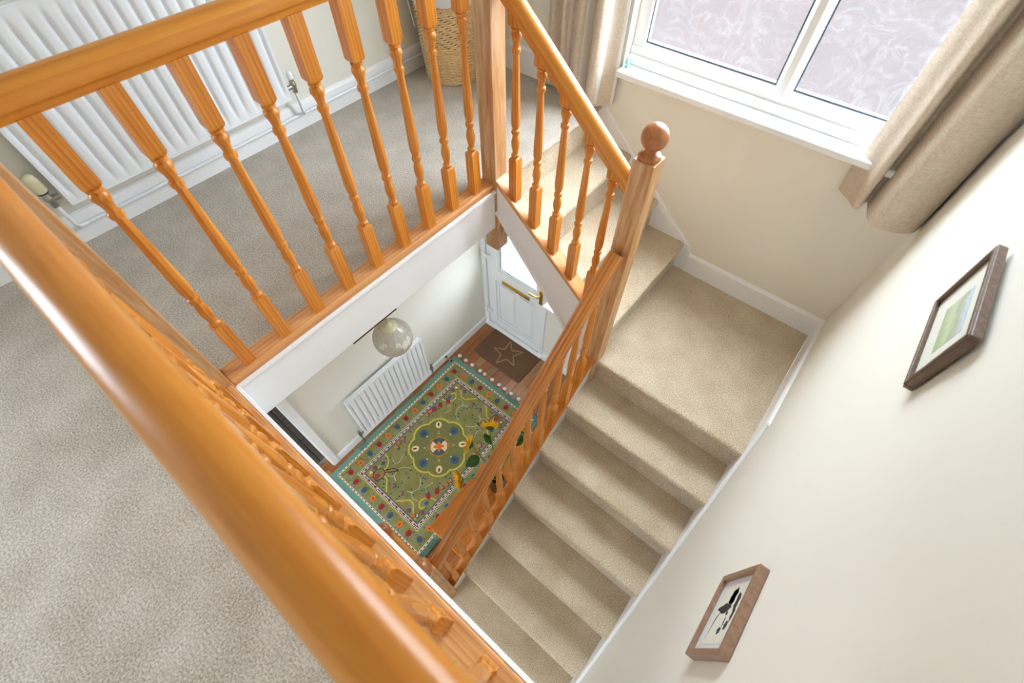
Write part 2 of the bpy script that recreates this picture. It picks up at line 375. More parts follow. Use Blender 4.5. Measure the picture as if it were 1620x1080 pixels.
for i in range(nx):
    y = -1.26 - (i % 2)*BL/2
    while y < HY-.01:
        x = HX + i*BW
        o = bpy.data.objects.new('plank', bmesh_[random.randrange(5)]); col.objects.link(o); o.parent = fl; o.location = (x, y, HZ-random.random()*.0006)
        if y+BL > HY+.02: o.scale = (1, (HY+.02-y)/BL, 1)
        y += BL
# kitchen seen through the hall doorway: dark tiles
fk = struct(MB().box((-2.7, -1.2, HZ-.1), (HX-.1, 1.0, HZ-.006)), 'floor_kitchen', M['grout'], label='dark tiled floor beyond the hall doorway')
tme = MB().box((.004, .004, -.006), (.296, .296, .0)).mesh('tile', bevel=.002, bseg=1); tme.materials.append(M['tile'])
for i in range(5):
    for j in range(5):
        o = bpy.data.objects.new('tile', tme); col.objects.link(o); o.parent = fk; o.location = (HX-.11-.3*(i+1), -.93+.3*j-.28, HZ)
struct(wall_holes(0, -2.75, -2.7, -1.25, 1.05, HZ-.1, -.3, [(-.9, -.4, -1.4, -.9)]).box((-2.7, .35, HZ), (HX-.222, 1.05, -.3)).box((-2.7, -1.25, HZ-.1), (HX-.22, -1.2, -.3)).box((-2.7, -1.2, -.3), (HX-.222, .35, -.25)), 'wall_kitchen', M['wall'], label='walls of the dark room beyond the hall doorway')  # the window hole in the far wall is added to light the tiles
# hall doorway lining and architrave
d2 = sroot('door_2', 'open hall doorway with white architrave')
part(MB().box((XL, .038, HZ), (HX, 0.060, -.55)), 'jamb', M['white'], d2)
part(MB().box((HX, 0.045, HZ), (HX+.02, .108, -.49)), 'architrave', M['white'], d2, bevel=.004)
part(MB().box((HX, -1.06, -.55), (HX+.02, .045, -.48)), 'architrave', M['white'], d2, bevel=.004)
part(MB().box((HX-.11, -1.0, HZ-.002), (HX-.075, .038, HZ+.006)), 'threshold_strip', M['chrome'], d2)
part(MB().box((HX-.075, -1.0, HZ-.1), (HX-.0005, .038, HZ)), 'threshold_board', blocks[1], d2, bevel=.001)

# ------------------------------------------------------------------ windows
w1 = sroot('window_1', 'white double glazed landing window with obscure glass')
x0, x1, z0, z1 = WIN; gy = 2.345
fr = MB()
fy0, fy1 = 2.315, 2.385
gl = [(.118, .772), (.850, 1.410)]; gz0, gz1 = .325, 2.17
def bevel_bar(mb, poly, axis, a, b): mb.prism(poly, axis, a, b)
fr.box((x0, fy0+.01, z0), (gl[0][0], fy1, z1)); fr.box((gl[1][1], fy0+.01, z0), (x1, fy1, z1)); fr.box((x0, fy0+.01, gz1), (x1, fy1, z1))
fr.prism([(fy0-.022, z0), (fy1, z0), (fy1, gz0), (gy, gz0), (fy0+.004, gz0-.022), (fy0, gz0-.03), (fy0, gz0-.055), (fy0-.022, gz0-.06)], 0, x0, x1)
part(fr, 'window_frame', M['upvc'], w1, bevel=.003)
part(MB().prism([(.772, gy), (.784, fy0), (.796, fy0-.018), (.826, fy0-.018), (.838, fy0), (.850, gy), (.850, fy1), (.772, fy1)], 2, gz0-.03, gz1+.01), 'mullion', M['upvc'], w1, bevel=.002)
for a, b in gl:
    part(MB().box((a-.01, gy+.004, gz0-.01), (b+.01, gy+.010, gz1+.01)), 'pane', M['glass'], w1)
    g = MB(); t = .006
    g.box((a-.001, gy-.002, gz0-.001), (b+.001, gy+.004, gz0+t)); g.box((a-.001, gy-.002, gz0+t), (a+t, gy+.004, gz1)); g.box((b-t, gy-.002, gz0+t), (b+.001, gy+.004, gz1))
    part(g, 'gasket', M['gasket'], w1)
part(MB().box((x0-.0, 2.196, .196), (x1, fy0+.03, .228)), 'sill', M['upvc'], w1, bevel=.008, bseg=3)
w2 = sroot('fill_window_2', 'assumed unseen window on the landing wall, giving fill daylight from behind the camera')  # out of view, assumed here to bring fill daylight onto the near landing
mb = MB(); y0, y1, z0_, z1_ = WL
for a, b in (((y0, z0_), (y1, z0_+.06)), ((y0, z1_-.06), (y1, z1_)), ((y0, z0_+.06), (y0+.06, z1_-.06)), ((y1-.06, z0_+.06), (y1, z1_-.06))): mb.box((XL-.15, a[0], a[1]), (XL-.09, b[0], b[1]))
part(mb, 'window_frame', M['upvc'], w2, bevel=.004)
w3 = sroot('window_3', 'narrow window with white sill beside the front door')
mb = MB()
for a, b in (((-.12, -1.62), (.44, -1.57)), ((-.12, -1.0), (.44, -.95)), ((-.12, -1.57), (-.07, -1.0)), ((.39, -1.57), (.44, -1.0))): mb.box((a[0], HY+.04, a[1]), (b[0], HY+.09, b[1]))
part(mb, 'window_frame', M['upvc'], w3, bevel=.004)
part(MB().box((-.075, HY+.06, -1.575), (.395, HY+.066, -.995)), 'pane', M['door_glass'], w3)
part(MB().box((-.125, 1.995, -1.65), (.46, HY+.05, -1.62)), 'sill', M['upvc'], w3, bevel=.006)
w4 = sroot('fill_window_4', 'added unseen window on the back wall of the hall for fill light')  # added out of view so sky light fills the hall
mb = MB()
for a, b in (((-.75, -2.1), (.75, -2.04)), ((-.75, -.86), (.75, -.8)), ((-.75, -2.04), (-.69, -.86)), ((.69, -2.04), (.75, -.86))): mb.box((a[0], YB-.15, a[1]), (b[0], YB-.09, b[1]))
part(mb, 'window_frame', M['upvc'], w4, bevel=.004)
struct(MB().box((-30, 2.7, -2.80), (30, 40, -2.76)).box((-30, -40, -2.80), (30, -2.7, -2.76)).box((-30, -2.7, -2.80), (-3.5, 2.7, -2.76)), 'ground_outside', M['paving'], label='pinkish paving outside the house')

# ------------------------------------------------------------------ front door
d1 = sroot('door_1', 'white panelled front door with obscure glass and brass fittings')
fx0, fx1, fz1 = -.903, -.152, -.53
mb = MB()
mb.box((fx0, HY-.012, HZ), (fx0+.052, HY+.06, fz1)); mb.box((fx1-.042, HY-.012, HZ), (fx1, HY+.06, fz1)); mb.box((fx0, HY-.012, fz1-.05), (fx1, HY+.06, fz1))
mb.prism([(HY-.03, HZ), (HY+.06, HZ), (HY+.06, HZ+.055), (HY-.012, HZ+.055), (HY-.03, HZ+.03)], 0, fx0, fx1)
part(mb, 'door_frame', M['upvc'], d1, bevel=.003)
part(MB().box((fx0+.045, HY+.05, HZ+.05), (fx1-.035, HY+.056, HZ+.062)).box((fx0+.048, HY+.03, HZ+.055), (fx0+.058, HY+.04, fz1-.05)).box((fx1-.048, HY+.03, HZ+.055), (fx1-.038, HY+.04, fz1-.05)), 'weather_seal', M['gasket'], d1)
lx0, lx1, ly, lz0, lz1 = fx0+.056, fx1-.046, HY+.006, HZ+.060, fz1-.054
ga, gb, gc, gd = -.728, -.262, -1.70, -.66
pa, pb, pc, pd = -.752, -.262, -2.445, -1.845
mb = wall_holes(1, ly, ly+.05, lx0, lx1, lz0, lz1, [(ga, gb, gc, gd), (pa, pb, pc, pd)])
mb.box((pa, ly+.024, pc), (pb, ly+.045, pd))
leaf = part(mb, 'door_leaf', M['upvc'], d1)
t = .028
bd = MB()
for (a, b, c, d_) in ((ga, gb, gc, gd), (pa, pb, pc, pd)):
    for q0, q1 in (((a, c), (b, c+t)), ((a, d_-t), (b, d_)), ((a, c+t), (a+t, d_-t)), ((b-t, c+t), (b, d_-t))): bd.box((q0[0], ly+.010, q0[1]), (q1[0], ly+.026, q1[1]))
part(bd, 'bead', M['upvc'], leaf, bevel=.004)
part(MB().box((ga+t, ly+.022, gc+t), (gb-t, ly+.028, gd-t)), 'pane', M['door_glass'], leaf)
gk = MB(); g2 = .006
gk.box((ga+t, ly+.012, gc+t), (gb-t, ly+.0215, gc+t+g2)); gk.box((ga+t, ly+.012, gc+t+g2), (ga+t+g2, ly+.0215, gd-t))
part(gk, 'gasket', M['gasket'], leaf)
pw = (pb-pa-2*t)
for k in range(2):
    xa = pa+t+.018+k*(pw/2+.004); xb = xa+pw/2-.036
    part(MB().prism([(xa, ly+.024), (xa+.016, ly+.006), (xb-.016, ly+.006), (xb, ly+.024)], 2, pc+t+.02, pd-t-.02), 'raised_panel', M['upvc'], leaf, bevel=.003)
lb = part(MB().box((-.665, ly-.014, -1.828), (-.345, ly, -1.790)), 'letter_plate', M['brass'], leaf, bevel=.004, label='brass letter plate')
part(MB().box((-.640, ly-.019, -1.820), (-.370, ly-.012, -1.798)), 'flap', M['brass'], lb, bevel=.003)
hd = part(MB().box((-.243, ly-.010, -1.79), (-.208, ly, -1.60)), 'handle_plate', M['brass'], leaf, bevel=.006, label='brass handle plate')
part(MB().tube([(-.226, ly-.005, -1.66), (-.226, ly-.045, -1.66), (-.24, ly-.052, -1.66), (-.32, ly-.052, -1.664)], .009), 'lever', M['brass'], hd, smooth=40)
for z in (-1.56, -2.33):
    h_ = part(MB().box((fx0+.022, HY-.034, z-.045), (fx0+.048, HY-.0115, z+.045)), 'hinge', M['upvc'], d1, bevel=.004)
    part(MB().box((fx0+.046, HY-.026, z-.016), (fx0+.10, ly, z+.016)), 'hinge_arm', M['upvc'], h_, bevel=.003)

# ------------------------------------------------------------------ white boards round the stair well
def board(name, mb, label, extra=None):
    o = struct(mb, name, M['white'], bevel=.002, label=label)
    return o
t1 = board('trim_1', MB().box((-.019, BY+.040, -.22), (0, NY-N/2, -.002)), 'white fascia board below the level balustrade')
part(MB().sweep([(.0, -.010), (.009, -.008), (.012, 0), (.009, .008), (0, .010)], [(-.001, BY+.042, -.006), (-.001, NY-N/2, -.006)]), 'bead', M['white'], t1, smooth=50)
part(MB().box((-.016, .40, -.230), (-.001, .64, -.2195)), 'ceiling_edge_strip', M['subfloor'], t1)
t2 = board('trim_2', MB().box((BX+.02, BY+.020, -.22), (XR, BY+.039, -.002)), 'white fascia board below the near balustrade')
part(MB().sweep([(.0, -.010), (-.009, -.008), (-.012, 0), (-.009, .008), (0, .010)], [(0.003, BY+.038, -.006), (XR, BY+.038, -.006)]), 'bead', M['white'], t2, smooth=50)

# ------------------------------------------------------------------ staircase
st = thing('staircase', 'carpeted staircase with beige treads turning at a quarter landing', 'stairs', (1.1, 1.35, ZQ))
def step_poly(s0, s1, z, drop=R, n=.020):
    """closed profile of one carpeted step; s0 back, s1 riser face, z tread height"""
    g = 1 if s1 > s0 else -1
    P = [(s0, z)]
    for k in range(7):
        a = PI/2 - PI/2*k/6
        P.append((s1 + g*(n-.02 + .02*math.cos(a)), z-.02+.02*math.sin(a)))
    P += [(s1+g*n*.9, z-.032), (s1+g*.004, z-.046), (s1, z-.055), (s1, z-drop), (s1-g*.02, z-drop), (s1-g*.02, z-.04), (s0, z-.04)]
    return P
XI, XO = .692, 1.552
# upper flight (runs +x), treads -1R..-3R
for k in range(1, 4):
    a = XS+(k-1)*G2; b = a+G2
    part(MB().prism([(p[0], p[1]) for p in step_poly(a, b, -k*R)], 1, NY-.005, YF-.012), 'step', M['stair_carpet'], st, smooth=35)
# top riser
part(MB().box((XS-.02, NY-.005, -R), (XS, YF-.012, -.03)), 'riser', M['stair_carpet'], st)
# quarter landing
P = step_poly(YF-.001, YS, ZQ)
part(MB().prism([(p[0], p[1]) for p in P], 0, XS+3*G2, XO), 'quarter_landing', M['stair_carpet'], st, smooth=35)
# lower flight (runs -y)
for k in range(6):
    a = YS-k*G; b = a-G
    part(MB().prism(step_poly(a, b, ZQ-(k+1)*R), 0, XI, XO), 'step', M['stair_carpet'], st, smooth=35)
part(MB().prism([(-1.0, -2.2), (YS-6*G, -2.2), (YS-6*G, -2.412), (-1.0, -2.412)], 0, XI, XO), 'quarter_landing', M['stair_carpet'], st)
part(MB().box((.45, -1.0, HZ), (XI, -.07, -2.4)), 'step', M['stair_carpet'], st, bevel=.015)
# strings
def along(prof, p0, p1, name, mat, parent, smooth=None, bevel=0, ext=0.0):
    p0, p1 = Vector(p0), Vector(p1); d = (p1-p0).normalized(); sd = d.cross(Vector((0, 0, 1))).normalized(); up = sd.cross(d)
    L = (p1-p0).length; mb = MB().sweep(prof, [(-ext, 0, 0), (L+ext, 0, 0)])
    o = link(name, mb.mesh(name, (0, 0, 0), smooth, bevel), mat, parent)
    o.location = p0-Vector(OFF[parent.name]); o.rotation_euler = Matrix((d, -sd, up)).transposed().to_euler(); return o
def slab_y(x0, x1, pts, name, mat, bevel=.003): return part(MB().prism(pts, 0, x0, x1), name, mat, st, bevel=bevel)
cu_ = lambda x: -.027-.815*(x-.111)              # top of upper string capping
sl_ = lambda x: -.199-1.149*(x-.044)+.02               # lower edge of upper string
cl_ = lambda y: -1.0-(YS-y)*.828+.245            # top of lower string capping
xa, xb = .004, NX2-N/2
mb = MB().prism([(xa, cu_(xa)-.02), (xb, cu_(xb)-.02), (xb, sl_(xb)), (xa, sl_(xa))], 1, NY-.034, NY+.012)
sg = part(mb, 'string_board', M['white'], st, bevel=.002, label='white diagonal string board')
part(MB().sweep([(-.006, -.011), (.010, -.009), (.012, 0), (.010, .009), (-.006, .011)], [(xa, NY-.036, sl_(xa)+.013), (xb, NY-.036, sl_(xb)+.013)]), 'bead', M['white'], sg, smooth=50)
along([(-.04, -.022), (.04, -.022), (.04, 0), (-.04, 0)], (xa, NY, cu_(xa)), (xb, NY, cu_(xb)), 'capping', M['cap_x'], st, bevel=.004)
ya, yb = NY-N/2, .02
part(MB().prism([(ya, cl_(ya)-.02), (yb, cl_(yb)-.02), (yb, cl_(yb)-.33), (ya, cl_(ya)-.33)], 0, NX2-.025, NX2+.0205), 'string_board', M['white'], st, bevel=.002)
along([(-.030, -.022), (.030, -.022), (.030, 0), (-.030, 0)], (NX2-.004, yb, cl_(yb)), (NX2-.004, ya, cl_(ya)), 'capping', M['string_cap'], st, bevel=.004)
# wall strings
nl = lambda y: -.8-(YS-y)*.828
part(MB().prism([(1.47, ZQ+.145), (1.44, ZQ+.11), (-.3, nl(-.3)+.055), (-.3, nl(-.3)-.3), (YS, ZQ-.25), (1.47, ZQ-.05)], 0, XO, XR-.0005), 'wall_string', M['white'], st, bevel=.003)
nu = lambda x: -(x-XS)*.841
part(MB().prism([(XS-.03, .15), (XS+.0, .14), (.02, nu(.02)+.03), (.735, nu(.735)+.03), (.75, ZQ+.14), (.75, ZQ-.01), (.66, ZQ-.01), (XS-.03, -.25)], 1, YF-.012, YF+.0), 'wall_string', M['white'], st, bevel=.002)
# plaster soffits
part(MB().prism([(XS-.02, -.205), (.0, -.205), (.20, -.412), (.44, -.612), (.66, -.812), (.70, -.86), (.655, -.86), (XS-.02, -.215)], 1, NY+.012, YF-.012), 'soffit', M['ceil'], st)

# ------------------------------------------------------------------ newel posts
def ball_profile():
    P = [(.0385, 0), (.0405, .006), (.039, .012), (.033, .018), (.024, .022), (.019, .026), (.018, .030), (.021, .034)]
    r, zc = .0455, .0745
    for k in range(1, 15):
        a = math.asin(.021/r) + (PI - math.asin(.021/r))*k/14
        P.append((max(.0005, r*math.sin(a)), zc - r*math.cos(a)))
    return P
def newel(label, cx, cy, z0, z1, ball=True, grp='newel posts of the stairs'):
    t = thing('newel_post', label, 'newel post', (cx, cy, z0), grp)
    h = N/2
    P = MB(); c = .004
    vs = [(cx-h, cy-h, z0), (cx+h, cy-h, z0), (cx+h, cy+h, z0), (cx-h, cy+h, z0)]
    P.box((cx-h, cy-h, z0), (cx+h, cy+h, z1))
    part(P, 'post', M['newel'], t, bevel=.004)
    if ball: part(MB().lathe(ball_profile(), (cx, cy, z1), 28), 'ball_finial', M['newel_ball'], t, smooth=40)
    return t
M['newel_ball'] = pine('turned_finial_pine', 2, srgb(140, 78, 34), srgb(176, 108, 56), srgb(196, 130, 78), knots=False, rough=.3, ring=9, wave=.15, coat=.4)
newel('pale worn pine newel post where the landing balustrade meets the upper flight', -.0331, NY, -.3816, 1.02)
newel('worn pine newel post with ball finial at the corner of the quarter landing', .670, NY, -1.16, .434)
newel('worn pine newel post at the corner of the two landing balustrades', BX, BY, -.24, 1.02)
newel('pine newel post with ball finial at the foot of the long stair flight', NX2, -.022, -2.40, -1.00)
newel('short pine newel post with ball finial beside the rug corner', .25, -.034, HZ, -1.49)

# ------------------------------------------------------------------ balustrades
TURN = [(.203,.0135),(.207,.0175),(.215,.0182),(.221,.013),(.227,.0122),(.24,.0145),(.260,.0180),(.275,.0180),(.292,.0145),(.306,.0112),(.309,.0160),(.318,.0182),(.327,.0160),(.330,.0118),(.336,.0135),(.35,.0172),(.37,.0186),(.40,.0182),(.46,.0165),(.54,.0143),(.60,.0124),(.617,.0120),(.620,.0160),(.627,.0174),(.634,.0160),(.637,.0124),(.642,.0120),(.655,.0138),(.666,.0175),(.674,.0202),(.682,.0196),(.687,.0155),(.689,.0135),(.692,.0178),(.698,.0178),(.700,.014)]
def baluster_mesh(z0, z1, zt=1.0):
    m_ = MB(); h = .0205
    def block(a, b, ta, tb):
        lv = []
        if ta: lv += [(a-.004, .013), (a, .0175), (a+.007, h)]
        else: lv += [(a, h)]
        if tb: lv += [(b-.007, h), (b, .0175), (b+.004, .013)]
        else: lv += [(b, h)]
        vs = []; fs = []
        for z, q in lv: vs += [(-q,-q,z),(q,-q,z),(q,q,z),(-q,q,z)]
        for i in range(len(lv)-1):
            for k in range(4): fs.append((i*4+k, i*4+(k+1)%4, (i+1)*4+(k+1)%4, (i+1)*4+k))
        fs.append((3,2,1,0)); n_ = (len(lv)-1)*4; fs.append((n_, n_+1, n_+2, n_+3)); m_.add(vs, fs)
    block(z0, .199, False, True); block(.704*zt if zt != 1 else .704, z1, True, False)
    m_.lathe([(r_, .199+(z-.199)*( (.704*zt-.199)/(.704-.199) if zt != 1 else 1)) for z, r_ in TURN], (0,0,0), 16)
    return m_.mesh('baluster', smooth=38)
RAILP = [(-.017, 0), (.017, 0), (.019, .012), (.0215, .017), (.029, .021), (.0325, .030), (.0318, .042), (.027, .053), (.017, .0615), (0, .0655), (-.017, .0615), (-.027, .053), (-.0318, .042), (-.0325, .030), (-.029, .021), (-.0215, .017), (-.019, .012)]
def balustrade(label, loc, rail_pts, base, spots, me, railmat, basemat):
    t = thing('balustrade', label, 'balustrade', loc)
    along(RAILP, rail_pts[0], rail_pts[1], 'handrail', railmat, t, smooth=40)
    if base is not None: part(base, 'base_rail', basemat, t, bevel=.005)
    for p in spots:
        o = link('baluster', me, M['pine_z'], t); o.location = (p[0]-loc[0], p[1]-loc[1], p[2]-loc[2])
        if len(p) > 3: o.scale = (1, 1, p[3])
    return t
bl_level = baluster_mesh(-.001, .862); bl_up = baluster_mesh(-.03, .75, .985); bl_low = baluster_mesh(-.035, .735)
balustrade('level pine landing balustrade with nine turned balusters before the white radiator', (BX, .65, 0),
           [(BX, BY+N/2, .890), (BX, NY-N/2, .890)], MB().box((BX-.045, BY+N/2, -.02), (-.003, NY-N/2, .031)),
           [(BX, .0445+.0205+.1449*i, .030) for i in range(9)], bl_level, M['rail_x'], M['cap_y'])
balustrade('level pine balustrade with thick blurred handrail along the near landing edge', (.75, BY, 0),
           [(BX+N/2, BY, .890), (XR, BY, .890)], MB().box((BX+N/2, BY-.045, -.02), (XR, BY+.036, .031)),
           [(.1435+.1453*i, BY, .030) for i in range(10)], bl_level, M['rail_x'], M['cap_x'])
ru = lambda x: cu_(x)+.712
balustrade('sloping pine balustrade of the short upper flight with five balusters', (.32, NY, 0),
           [(.008, NY, ru(.008)), (xb, NY, ru(xb))], None,
           [(.0905+.1165*i, NY, cu_(.0905+.1165*i)) for i in range(5)], bl_up, M['rail_x'], M['cap_x'])
rl = lambda y: cl_(y)+.790-.075*(ya-y)
balustrade('long sloping pine balustrade descending beside the hall', (NX2, .65, -1.3),
           [(NX2, .018, rl(.018)), (NX2, ya, rl(ya))], None,
           [(NX2, q, cl_(q), (rl(q)-cl_(q)+.02)/.735) for q in [1.18+.0205-.1131*i for i in range(11)]], bl_low, M['rail_low'], M['pine_y'])
t = thing('balustrade', 'short pine handrail between the two low newel posts', 'balustrade', (.46, -.03, -1.4))
along(RAILP, (.29, -.03, -1.56), (NX2-N/2, -.026, -1.20), 'handrail', M['rail_x'], t, smooth=40)

# ------------------------------------------------------------------ radiators
def radiator(label, xw, y0, y1, z0, z1, zfloor, valves, pipe=None):
    xb, xf = xw+.035, xw+.075
    t = thing('radiator', label, 'radiator', (xb, (y0+y1)/2, zfloor), 'white panel radiators')
    L = y1-y0; npitch = round(L/.05); per = 12; ny = npitch*per; nz = 26
    vs = []; fs = []
    H = z1-z0
    for j in range(nz+1):
        z = z0+H*j/nz; e = min(z-z0, z1-z)
        fade = max(0, min(1, (e-.022)/.045)); fade = fade*fade*(3-2*fade)
        for i in range(ny+1):
            y = y0+L*i/ny; u = (i % per)/per
            ed = min(y-y0, y1-y); fe = max(0, min(1, (ed-.006)/.012))
            g = math.exp(-((u-.5)/.17)**2) if 0 < i < ny else 0
            d = .013*g*fade*fe
            vs.append((xf-d, y, z))
    for j in range(nz):
        for i in range(ny):
            a = j*(ny+1)+i; fs.append((a, a+1, a+ny+2, a+ny+1))
    mb = MB().add(vs, fs)
    part(mb, 'front_panel', M['rad'], t, smooth=60)
    part(MB().box((xb, y0, z0), (xf-.016, y1, z1)).box((xf-.016, y0, z0), (xf, y0+.004, z1)).box((xf-.016, y1-.004, z0), (xf, y1, z1)).box((xf-.016, y0, z1-.008), (xf+.002, y1, z1)).box((xf-.016, y0, z0), (xf+.002, y1, z0+.008)), 'casing', M['rad'], t, bevel=.002)
    for yy in (y0+.15, y1-.18): part(MB().box((xw, yy, z0+.1), (xb, yy+.03, z1-.1)), 'bracket', M['rad'], t)
    xm = (xb+xf)/2
    for (yy, kind, ys) in valves:
        zv = z0+.045
        v = part(MB().lathe([(.012, -.03), (.013, -.005), (.016, 0), (.016, .012), (.012, .02), (.012, .034)], (xm, yy, zv), 14).tube([(xm, yy, zv), (xm, yy+ys*.035, zv)], [.0115, .0115], 10), 'valve', M['chrome'], t, smooth=40)
        if kind == 'trv':
            part(MB().lathe([(.019, .030), (.019, .036)], (xm, yy, zv), 18), 'collar', M['dark'], v, smooth=40)
            k_ = MB().lathe([(.019, .036), (.0215, .044), (.022, .085), (.020, .098), (.014, .104), (.0005, .106)], (xm, yy, zv), 28)
            for q in range(14):
                a = 2*PI*q/14; k_.box((xm+.0215*math.cos(a)-.0016, yy+.0215*math.sin(a)-.0016, zv+.046), (xm+.0215*math.cos(a)+.0016, yy+.0215*math.sin(a)+.0016, zv+.082))
            part(k_, 'thermostat_knob', M['knob'], v, smooth=40, label='cream thermostat knob')
        else:
            part(MB().lathe([(.010, .030), (.013, .034), (.013, .060), (.009, .066)], (xm, yy, zv), 14), 'cap', M['rad'] if kind == 'cap' else M['chrome'], v, smooth=40)
        zl = zfloor+.075 if pipe else zfloor
        part(MB().tube([(xm, yy, zv-.028), (xm, yy, zl+(.0 if pipe else .0))] if not pipe else [(xm, yy, zv-.028), (xm, yy, zl+.03), (xm-.012, yy+.012, zl+.008), (xw+.028, yy+.04, zl)], .0075, 10), 'pipe_tail', M['rad'] if pipe else M['chrome'], t, smooth=40)
    if pipe: part(MB().tube([(xw+.028, pipe[0], zfloor+.075), (xw+.028, pipe[1], zfloor+.075)], .0078, 10), 'pipe', M['rad'], t, smooth=40)
    return t
radiator('large white panel radiator on the landing wall behind the balustrade', XL, .022, 1.035, .18, .78, 0.0, [(-.02, 'trv', 1), (1.075, 'cap', -1)], pipe=(-.02, 2.2))
radiator('small white panel radiator on the hall wall beside the rug', HX, .40, 1.215, -2.475, -1.875, HZ, [(.365, 'lock', 1), (1.25, 'lock', -1)])

# ------------------------------------------------------------------ curtains
def catmull(P, n=10):
    out = []
    for i in range(len(P)-1):
        p0, p1, p2, p3 = P[max(i-1, 0)], P[i], P[i+1], P[min(i+2, len(P)-1)]
        for k in range(n):
            t = k/n
            out.append(tuple(.5*((2*p1[c]) + (-p0[c]+p2[c])*t + (2*p0[c]-5*p1[c]+4*p2[c]-p3[c])*t*t + (-p0[c]+3*p1[c]-3*p2[c]+p3[c])*t**3) for c in range(2)))
    out.append(P[-1]); return out
def sheet(P, z0, z1, nz=24, th=.003, sway=.006, hem=0.0):
    mb = MB(); P = catmull(P); n = len(P); vs = []; fs = []
    for s_ in (0, 1):
        for j in range(nz+1):
            z = z0+(z1-z0)*j/nz
            for i, (x, y) in enumerate(P):
                x2 = x+sway*math.sin(z*3+i*.07); y2 = y+sway*math.sin(z*2.1+i*.11)
                a, b = P[max(i-1, 0)], P[min(i+1, n-1)]
                d = math.hypot(b[0]-a[0], b[1]-a[1]) or 1
                nx_, ny_ = -(b[1]-a[1])/d, (b[0]-a[0])/d
                zz = z + (hem*math.sin(i*.35) if j == 0 else 0)
                vs.append((x2+nx_*th*s_, y2+ny_*th*s_, zz))
    m = (nz+1)*n
    for s_ in (0, 1):
        for j in range(nz):
            for i in range(n-1):
                a = s_*m+j*n+i; fs.append((a, a+1, a+n+1, a+n))
    for i in range(n-1): fs.append((i, i+1, m+i+1, m+i)); k = nz*n+i; fs.append((k, k+1, m+k+1, m+k))
    for j in range(nz): fs.append((j*n, (j+1)*n, m+(j+1)*n, m+j*n)); k = j*n+n-1; fs.append((k, k+n, m+k+n, m+k))
    return mb.add(vs, fs)
pole = thing('curtain_pole', 'wooden curtain pole above the landing window', 'curtain pole', (.6, 2.16, 2.29))
part(MB().tube([(-.45, 2.16, 2.29), (XR-.03, 2.16, 2.29)], .014, 14), 'rod', M['rail_x'], pole, smooth=40)
for x_ in (-.42, XR-.06): part(MB().box((x_, 2.15, 2.275), (x_+.02, YF, 2.29)), 'bracket', M['chrome'], pole)
PLf = [(-.40, 2.225), (-.36, 2.20), (-.315, 2.235), (-.27, 2.17), (-.225, 2.225), (-.185, 2.165), (-.145, 2.15), (-.115, 2.215), (-.075, 2.15), (-.04, 2.145), (-.01, 2.20), (.035, 2.225)]
PRt = [(1.225, 2.245), (1.25, 2.215), (1.285, 2.185), (1.312, 2.155), (1.335, 2.165), (1.345, 2.215), (1.36, 2.225), (1.372, 2.17), (1.39, 2.105), (1.42, 2.085), (1.47, 2.095), (1.53, 2.125), (1.560, 2.165), (1.562, 2.235)]
for nm, P, lab, z0 in (('l', PLf, 'beige linen curtain hanging at the landing side of the window', .025), ('r', PRt, 'beige linen curtain in deep folds against the picture wall', .055)):
    t = thing('curtain', lab, 'curtain', (P[5][0], P[5][1], z0))
    part(sheet(P, z0, 2.275, sway=.004), 'cloth', M['curtain'], t, smooth=70)
    Q = [(x+(.006 if nm == 'l' else 0), min(y+.011, YF-.006)) for x, y in P]
    if nm == 'l': Q[-1] = (.048, 2.232)
    part(sheet(Q, z0+.015, 2.265, sway=.004), 'lining', M['lining'] if 'lining' in M else M.setdefault('lining', fabric('white_curtain_lining', srgb(236, 234, 228), srgb(246, 244, 240))), t, smooth=70)

# ------------------------------------------------------------------ pictures
def shear(mb, z0, k):
    mb.v = [(x-(z-z0)*k, y, z) for x, y, z in mb.v]; return mb
def picture(label, y0, y1, z0, z1, xf, depth, mould, fmat, kshear, art, mount, mframe=None):
    t = thing('framed_picture', label, 'picture', (xf+depth, (y0+y1)/2, z0))
    fr = MB()
    for a, b in (((y0, z0), (y1, z0+mould)), ((y0, z1-mould), (y1, z1)), ((y0, z0+mould), (y0+mould, z1-mould)), ((y1-mould, z0+mould), (y1, z1-mould))):
        fr.box((xf, a[0], a[1]), (xf+depth, b[0], b[1]))
    part(shear(fr, z0, kshear), 'frame', fmat, t, bevel=.0025)
    if mframe:
        r_ = MB(); m0 = mould*.45; m1 = mould*1.25
        for a, b in (((y0+m0, z0+m0), (y1-m0, z0+m1)), ((y0+m0, z1-m1), (y1-m0, z1-m0)), ((y0+m0, z0+m1), (y0+m1, z1-m1)), ((y1-m1, z0+m1), (y1-m0, z1-m1))): r_.box((xf-.002, a[0], a[1]), (xf+.004, b[0], b[1]))
        part(shear(r_, z0, kshear), 'inner_moulding', mframe, t, bevel=.001)
    part(shear(MB().box((xf+depth*.45, y0+mould*.8, z0+mould*.8), (xf+depth*.9, y1-mould*.8, z1-mould*.8)), z0, kshear), 'mount', mount, t)
    for nm, mat, polys in art:
        a = MB()
        for q, pl in enumerate(polys): a.prism(pl, 0, xf+depth*.45-.0006-.0001*(q % 7), xf+depth*.45+.001)
        part(shear(a, z0, kshear), nm, mat, t)
    return t
M['frame_dark'] = pine('brown_frame_wood', 2, srgb(82, 62, 50), srgb(112, 88, 72), srgb(134, 110, 92), knots=False, ring=12, coat=0, wave=.15)
M['frame_oak'] = pine('oak_frame_wood', 2, srgb(122, 92, 70), srgb(150, 116, 92), srgb(168, 134, 108), knots=False, ring=12, coat=0, wave=.15)
M['mount'] = plain('cream_mount_card', srgb(226, 224, 212), .8, noise=.01)
M['mount2'] = plain('pale_grey_mount_card', srgb(212, 212, 214), .8, noise=.01)
